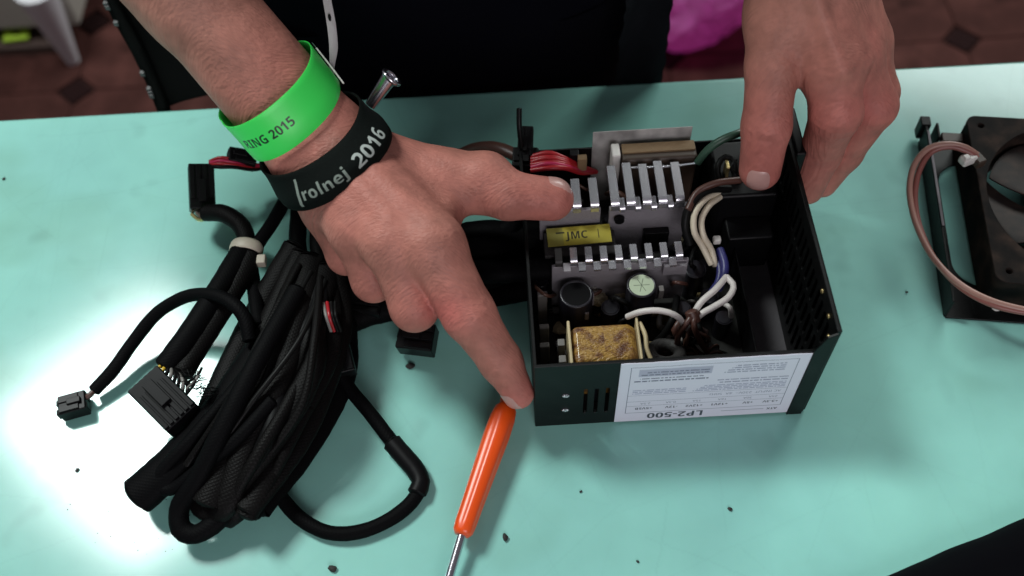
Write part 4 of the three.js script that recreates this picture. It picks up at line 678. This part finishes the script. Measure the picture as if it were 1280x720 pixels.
// ------------------------------------------------------------------ case cover with its fan, at the right
{
  const O = V(0.2392, 0, -0.2775), TH = -0.155;
  const place = (g) => { g.rotateY(TH); g.translate(O.x, O.y, O.z); return g; };
  const t = thing('fan_cover', 'black metal cover with a dusty cooling fan lying at the right edge', 'cooling fan', O);
  const P = (n, g, m, par = t, lab) => part(n, place(g), m, par, lab);
  phy('fanPlastic', [0.014, 0.011, 0.009], 0.7, { bumpMap: grainTex, bumpScale: 0.0004, specularIntensity: 0.2 });
  const dust = dataTex(256, 256, (u, v) => { const q = Math.max(0, Math.min(1, 0.45 + 1.3 * fbm(u * 6, v * 6, 9, 5))); return [0.10 + 0.12 * q, 0.075 + 0.09 * q, 0.065 + 0.07 * q]; }, true);
  M.dusty = new THREE.MeshStandardMaterial({ map: dust, roughness: 0.75 });
  const D = 0.128, Wd = 0.150;
  const s = new THREE.Shape(); s.moveTo(0.0006, 0); s.lineTo(Wd, 0); s.lineTo(Wd, D); s.lineTo(0.0006, D); s.closePath();
  const h = new THREE.Path(), r = 0.016; h.moveTo(0.008 + r, 0.022); h.lineTo(0.14 - r, 0.022); h.absarc(0.14 - r, 0.022 + r, r, -Math.PI / 2, 0, false); h.lineTo(0.14, 0.112 - r); h.absarc(0.14 - r, 0.112 - r, r, 0, Math.PI / 2, false); h.lineTo(0.008 + r, 0.112); h.absarc(0.008 + r, 0.112 - r, r, Math.PI / 2, Math.PI, false); h.lineTo(0.008, 0.022 + r); h.absarc(0.008 + r, 0.022 + r, r, Math.PI, Math.PI * 1.5, false); s.holes.push(h);
  const pg = new THREE.ExtrudeGeometry(s, { depth: 0.0010, bevelEnabled: true, bevelSize: 0.0002, bevelThickness: 0.0002, bevelSegments: 1, curveSegments: 10 }); pg.rotateX(-Math.PI / 2); pg.translate(0, 0.0006, 0);
  const plate = P('plate', pg, M.blackSteel);
  const fl = P('flange', box(-0.0006, 0.0006, -D, 0.0008, 0.0165, -0.0005, 0.0004), M.blackSteel);
  part('lit_flange_edge', place(box(-0.0002, 0.0166, -D + 0.004, 0.0012, 0.0172, -0.052, 0.0002)), M.dustyAluminium, fl, 'bright edge of the flange, its light put into a pale strip');  // light caught by the top edge, put into a paler strip
  part('lug', place(box(-0.0030, 0.0040, -D - 0.008, 0.0030, 0.0170, -D - 0.0004, 0.0008)), M.blackSteel, fl);
  part('lug', place(box(0.0055, 0.0010, -D - 0.002, 0.0070, 0.0180, -D + 0.010, 0.0005)), M.blackSteel, fl);
  P('strut', box(0.0075, 0.0130, -D + 0.006, 0.0210, 0.0185, -D + 0.013, 0.0006), M.darkBrown);
  for (const [x, z, m] of [[0.0285, -0.0085, M.whitePlastic], [0.0205, -0.0165, M.innerSteel]]) { const q = new THREE.CylinderGeometry(0.0022, 0.0026, 0.0012, 20); q.translate(x, 0.0026, z); P('screw', q, m); }
  // fan: frame, hub, blades, struts
  const cx = 0.0800, cz = -0.0685, S = 0.060, R = 0.0565;
  const f = new THREE.Shape(), cr = 0.006; f.moveTo(-S + cr, -S); f.lineTo(S - cr, -S); f.absarc(S - cr, -S + cr, cr, -Math.PI / 2, 0, false); f.lineTo(S, S - cr); f.absarc(S - cr, S - cr, cr, 0, Math.PI / 2, false); f.lineTo(-S + cr, S); f.absarc(-S + cr, S - cr, cr, Math.PI / 2, Math.PI, false); f.lineTo(-S, -S + cr); f.absarc(-S + cr, -S + cr, cr, Math.PI, Math.PI * 1.5, false);
  const hole = new THREE.Path(); hole.absarc(0, 0, R, 0, Math.PI * 2, true); f.holes.push(hole);
  for (const [a, b] of [[-1, -1], [1, -1], [1, 1], [-1, 1]]) { const q = new THREE.Path(); q.absarc(a * 0.0525, b * 0.0525, 0.0022, 0, Math.PI * 2, true); f.holes.push(q); }
  const fg = new THREE.ExtrudeGeometry(f, { depth: 0.0245, bevelEnabled: true, bevelSize: 0.0004, bevelThickness: 0.0004, bevelSegments: 1, curveSegments: 40 }); fg.rotateX(-Math.PI / 2); fg.translate(cx, 0.0022, cz);
  const fd = dataTex(256, 256, (u, v) => { const q = Math.max(0, Math.min(1, 0.35 + 1.5 * fbm(u * 5, v * 5, 29, 5))); return [0.07 + 0.17 * q, 0.06 + 0.125 * q, 0.055 + 0.10 * q]; }, true); fd.repeat.set(14, 14); M.fanFrame = new THREE.MeshPhysicalMaterial({ map: fd, roughness: 0.75, specularIntensity: 0.25 });
  const fr = P('fan_frame', fg, M.fanFrame);
  const hub = P('hub', merge([new THREE.CylinderGeometry(0.0255, 0.0265, 0.019, 48).translate(cx, 0.0160, cz), new THREE.TorusGeometry(0.0248, 0.0010, 8, 48).rotateX(Math.PI / 2).translate(cx, 0.0255, cz)]), M.fanPlastic);
  const dk = new THREE.CylinderGeometry(0.0240, 0.0240, 0.0004, 40); dk.translate(cx, 0.0258, cz); part('hub_label', place(dk), M.dusty, hub, 'dusty grey round label');
  for (let i = 0; i < 7; i++) {
    const n = 12, m = 8, pos = [], uv = [], idx = [];
    for (const side of [0, 1]) for (let a = 0; a <= n; a++) for (let b = 0; b <= m; b++) { const rr = 0.0205 + (R - 0.0025 - 0.0205) * a / n, th = i / 7 * Math.PI * 2 + 0.35 * (a / n) + (b / m - 0.5) * (0.92 + 0.08 * a / n), y = 0.0188 + (0.5 - b / m) * (0.013 - 0.004 * a / n) + 0.0016 * Math.sin(b / m * Math.PI) - side * 0.0012; pos.push(cx + rr * Math.cos(th), y, cz + rr * Math.sin(th)); uv.push(rr * 18 * Math.cos(th), rr * 18 * Math.sin(th)); }
    const K = (n + 1) * (m + 1); for (const sd of [0, 1]) for (let a = 0; a < n; a++) for (let b = 0; b < m; b++) { const k = sd * K + a * (m + 1) + b; sd ? idx.push(k, k + m + 1, k + 1, k + 1, k + m + 1, k + m + 2) : idx.push(k, k + 1, k + m + 1, k + 1, k + m + 2, k + m + 1); }
    const rim = (a0, b0, a1, b1) => { const k = a0 * (m + 1) + b0, l = a1 * (m + 1) + b1; idx.push(k, l, k + K, l, l + K, k + K); };
    for (let a = 0; a < n; a++) { rim(a, 0, a + 1, 0); rim(a, m, a + 1, m); } for (let b = 0; b < m; b++) rim(n, b, n, b + 1);
    const g = new THREE.BufferGeometry(); g.setAttribute('position', new THREE.Float32BufferAttribute(pos, 3)); g.setAttribute('uv', new THREE.Float32BufferAttribute(uv, 2)); g.setIndex(idx); g.computeVertexNormals(); P('blade', g, M.dusty);
  }
  for (const a of [0.6, 2.2, 3.8, 5.4]) { const g = box(0.02, 0.003, -0.0022, R + 0.001, 0.006, 0.0022, 0.0005); g.rotateY(a); g.translate(cx, 0, cz); P('strut', g, M.fanPlastic); }
  // fan wires and their white plug
  const w1 = [[1222, 194, 0.034], [1206, 184, 0.038], [1184, 180, 0.039], [1160, 186, 0.036], [1144, 204, 0.031], [1137, 232, 0.026], [1140, 262, 0.023], [1150, 292, 0.022], [1168, 324, 0.022], [1198, 354, 0.024], [1234, 374, 0.026], [1275, 386, 0.026], [1320, 392, 0.024]];
  part('fan_wire', tube(Ws(w1), 0.0018, { seg: 10 }), M.fanWire, t);
  part('fan_wire', tube(Ws(w1.map(([x, y, z], i) => [x + 5 - 2 * Math.sin(i), y + 5 + 2 * Math.cos(i * 1.3), z - 0.001])), 0.0017, { seg: 10 }), M.fanWireRed, t);
  const pc = W(1210, 199, 0.034), pd = W(1238, 188, 0.034).sub(pc).normalize();
  part('fan_plug', oriented(merge([new RoundedBoxGeometry(0.0095, 0.0052, 0.0062, 3, 0.0014), new RoundedBoxGeometry(0.0040, 0.0060, 0.0040, 2, 0.001).translate(-0.002, 0.0006, 0)]), pc, pd, V(0, 1, 0)), M.whitePlastic, t);
  part('plug_collar', oriented(new RoundedBoxGeometry(0.0060, 0.0056, 0.0080, 2, 0.001), pc.clone().addScaledVector(pd, 0.0062).add(V(0, -0.001, 0.0025)), pd, V(0, 1, 0)), M.darkBrown, t);
}
// ------------------------------------------------------------------ small things on the table, cloth at the near corner
{
  std('crumb', [0.016, 0.015, 0.013], 0.7);
  const crumbs = [[632, 672, 0.0035, 'largest black crumb, right of the screwdriver shaft'], [417, 712, 0.0034, 'black crumb at the bottom edge below the cable loop'], [912, 637, 0.0016, 'tiny dark speck below the case, toward the right'], [797, 702, 0.0013, 'tiny dark speck near the bottom edge, right of the screwdriver'], [726, 615, 0.0014, 'tiny dark speck halfway below the front panel'], [513, 459, 0.0030, 'dark flake on the table below the plug under the hand'], [1133, 366, 0.0013, 'tiny dark speck left of the fan cover'], [5, 224, 0.0020, 'small dark speck at the far left edge of the table'], [97, 588, 0.0016, 'small dark speck left of the thick cable end']];
  crumbs.forEach(([x, y, r, lab], i) => {
    const g = new THREE.IcosahedronGeometry(r * 0.52, 3), p = g.attributes.position; for (let k = 0; k < p.count; k++) { const q = 1 + 0.9 * fbm(p.getX(k) / r * 0.9 + i * 7, p.getY(k) / r * 0.9, p.getZ(k) / r * 0.9, 3); p.setXYZ(k, p.getX(k) * q * (i % 3 === 2 ? 1.5 : 0.8), p.getY(k) * q * 0.55, p.getZ(k) * q * 1.15); }
    g.computeVertexNormals(); const c = W(x, y, 0); g.rotateY(i * 1.3); g.computeBoundingBox(); g.translate(c.x, -g.boundingBox.min.y + 0.0001, c.z); single('crumb', g, M.crumb, lab, 'crumb');
  });
  const r = rng(77), list = []; for (let i = 0; i < 34; i++) { const x = 75 + r() * 170, y = 585 + r() * 115, s = 0.00015 + 0.0003 * r() * r(), c = W(x, y, s * 0.3), g = new THREE.IcosahedronGeometry(s, 1); g.scale(1.4, 0.5, 0.9); g.rotateY(r() * 3); g.translate(c.x, c.y, c.z); list.push(g); }
  const d = single('dust_specks', merge(list), M.crumb, 'fine dark specks of dust scattered left of the cables', 'dust'); d.userData.kind = 'stuff';
  // black cloth
  phy('blackCloth', [0.0015, 0.0015, 0.0025], 0.9, { specularIntensity: 0.1 });
  const a = W(1062, 730, 0.016), b = W(1300, 632, 0.016), dir = b.clone().sub(a).normalize(), nrm = V(0, 1, 0).cross(dir).multiplyScalar(-1); if (nrm.z < 0) nrm.multiplyScalar(-1);
  const L = 0.24, D = 0.11, N = 80, K = 40, pos = [], idx = [];
  for (let j = 0; j <= N; j++) for (let i = 0; i <= K; i++) { const u = j / N * L - 0.03, v = i / K * D; const top = 0.016 * Math.sqrt(Math.min(1, v / 0.012)) + 0.0015 * noise(u * 30, v * 30, 3) * Math.min(1, v / 0.01); const p = a.clone().addScaledVector(dir, u).addScaledVector(nrm, v + 0.0010 * noise(u * 40, 2, 1)); pos.push(p.x, Math.max(0.0004, top), p.z); }
  for (let j = 0; j < N; j++) for (let i = 0; i < K; i++) { const k = j * (K + 1) + i; idx.push(k, k + 1, k + K + 1, k + 1, k + K + 2, k + K + 1); }
  const g = new THREE.BufferGeometry(); g.setAttribute('position', new THREE.Float32BufferAttribute(pos, 3)); g.setIndex(idx); g.computeVertexNormals();
  single('cloth', g, M.blackCloth, 'black cloth lying over the near right corner of the table', 'cloth');
}
// ------------------------------------------------------------------ behind the table, on the floor
{
  const FY = -0.756;
  std('greyCabinet', [0.46, 0.43, 0.38], 0.5); std('whiteFoot', [0.82, 0.80, 0.84], 0.4); std('plank', [0.075, 0.045, 0.038], 0.6); phy('lime', [0.42, 0.62, 0.05], 0.35);
  const w = W(0, 60, FY + 0.02), e = W(74, 56, FY + 0.02);
  single('plank', box(w.x - 0.25, FY + 0.0005, w.z - 0.20, e.x, FY + 0.02, w.z + 0.002, 0.002), M.plank, 'low reddish brown board on the floor at the upper left', 'board');
  const b0 = W(0, 39, FY + 0.05), b1 = W(100, 33, FY + 0.05);
  const cab = thing('cabinet', 'pale grey cabinet corner with a white tapered foot at the upper left', 'cabinet', V(b0.x, FY, b0.z - 0.1));
  part('panel', box(b0.x - 0.3, FY + 0.05, b0.z - 0.34, b1.x, FY + 0.50, b0.z - 0.004, 0.004), M.greyCabinet, cab);
  const f0 = W(102, 36, FY + 0.004), f1 = W(101, -30, FY + 0.12); const ft = new THREE.CylinderGeometry(0.034, 0.011, 0.16, 24); ft.translate(f0.x, FY + 0.081, b0.z + 0.034); part('foot', ft, M.whiteFoot, cab);
  part('foot', ft.clone().translate(cab.position.x, cab.position.y, cab.position.z).translate(-0.45, 0, -0.02), M.whiteFoot, cab);
  const p = W(22, 43, FY + 0.026), gs = new THREE.Shape(); gs.moveTo(-0.021, -0.016); gs.lineTo(0.021, -0.016); gs.lineTo(0.021, 0.016); gs.lineTo(-0.021, 0.016); gs.closePath(); const gh = new THREE.Path(); gh.moveTo(-0.008, -0.006); gh.lineTo(0.008, -0.006); gh.lineTo(0.008, 0.006); gh.lineTo(-0.008, 0.006); gh.closePath(); gs.holes.push(gh);
  const lg = new THREE.ExtrudeGeometry(gs, { depth: 0.005, bevelEnabled: true, bevelSize: 0.001, bevelThickness: 0.001, bevelSegments: 2 }); lg.rotateX(-Math.PI / 2 + 0.25); lg.rotateY(0.1); lg.translate(p.x, FY + 0.028, p.z); single('square_ring', lg, M.lime, 'small lime green square ring on the brown board', 'ring');
  const k = W(67, 46, FY + 0.025); single('knob', new THREE.SphereGeometry(0.006, 16, 12).translate(k.x, FY + 0.0255, k.z), M.whiteFoot, 'small white knob on the brown board', 'knob');
  // pink plastic bag, rounded and creased
  phy('pinkPlastic', [0.98, 0.36, 0.82], 0.16, { transmission: 0.5, thickness: 0, clearcoat: 0.6, clearcoatRoughness: 0.15 });
  const c = W(888, -30, -0.62), g = new THREE.SphereGeometry(1, 200, 140), q = g.attributes.position;
  for (let i = 0; i < q.count; i++) { const v = V(q.getX(i), q.getY(i), q.getZ(i)); const fold = Math.abs(noise(v.x * 1.6 + v.z * 0.8, v.y * 1.2 + v.x * 0.9, v.z * 1.4 - v.x * 0.5)); const f2 = Math.abs(noise(v.x * 4.5 - v.y * 2, v.y * 3 + v.z * 2, v.z * 4 + v.x)), f3 = Math.abs(noise(v.x * 9 + v.y * 3, v.y * 7, v.z * 9)); v.multiplyScalar(0.92 + 0.20 * fold + 0.07 * f2 + 0.03 * f3); q.setXYZ(i, v.x * 0.19, Math.max(-0.130, v.y * 0.125), v.z * 0.11 - v.x * 0.02); }
  g.computeVertexNormals(); g.rotateZ(0.42); g.translate(c.x, -0.615, c.z - 0.02); single('plastic_bag', g, M.pinkPlastic, 'glossy pink plastic bag on the floor behind the right hand', 'bag');
}
renderer.render(scene, camera);
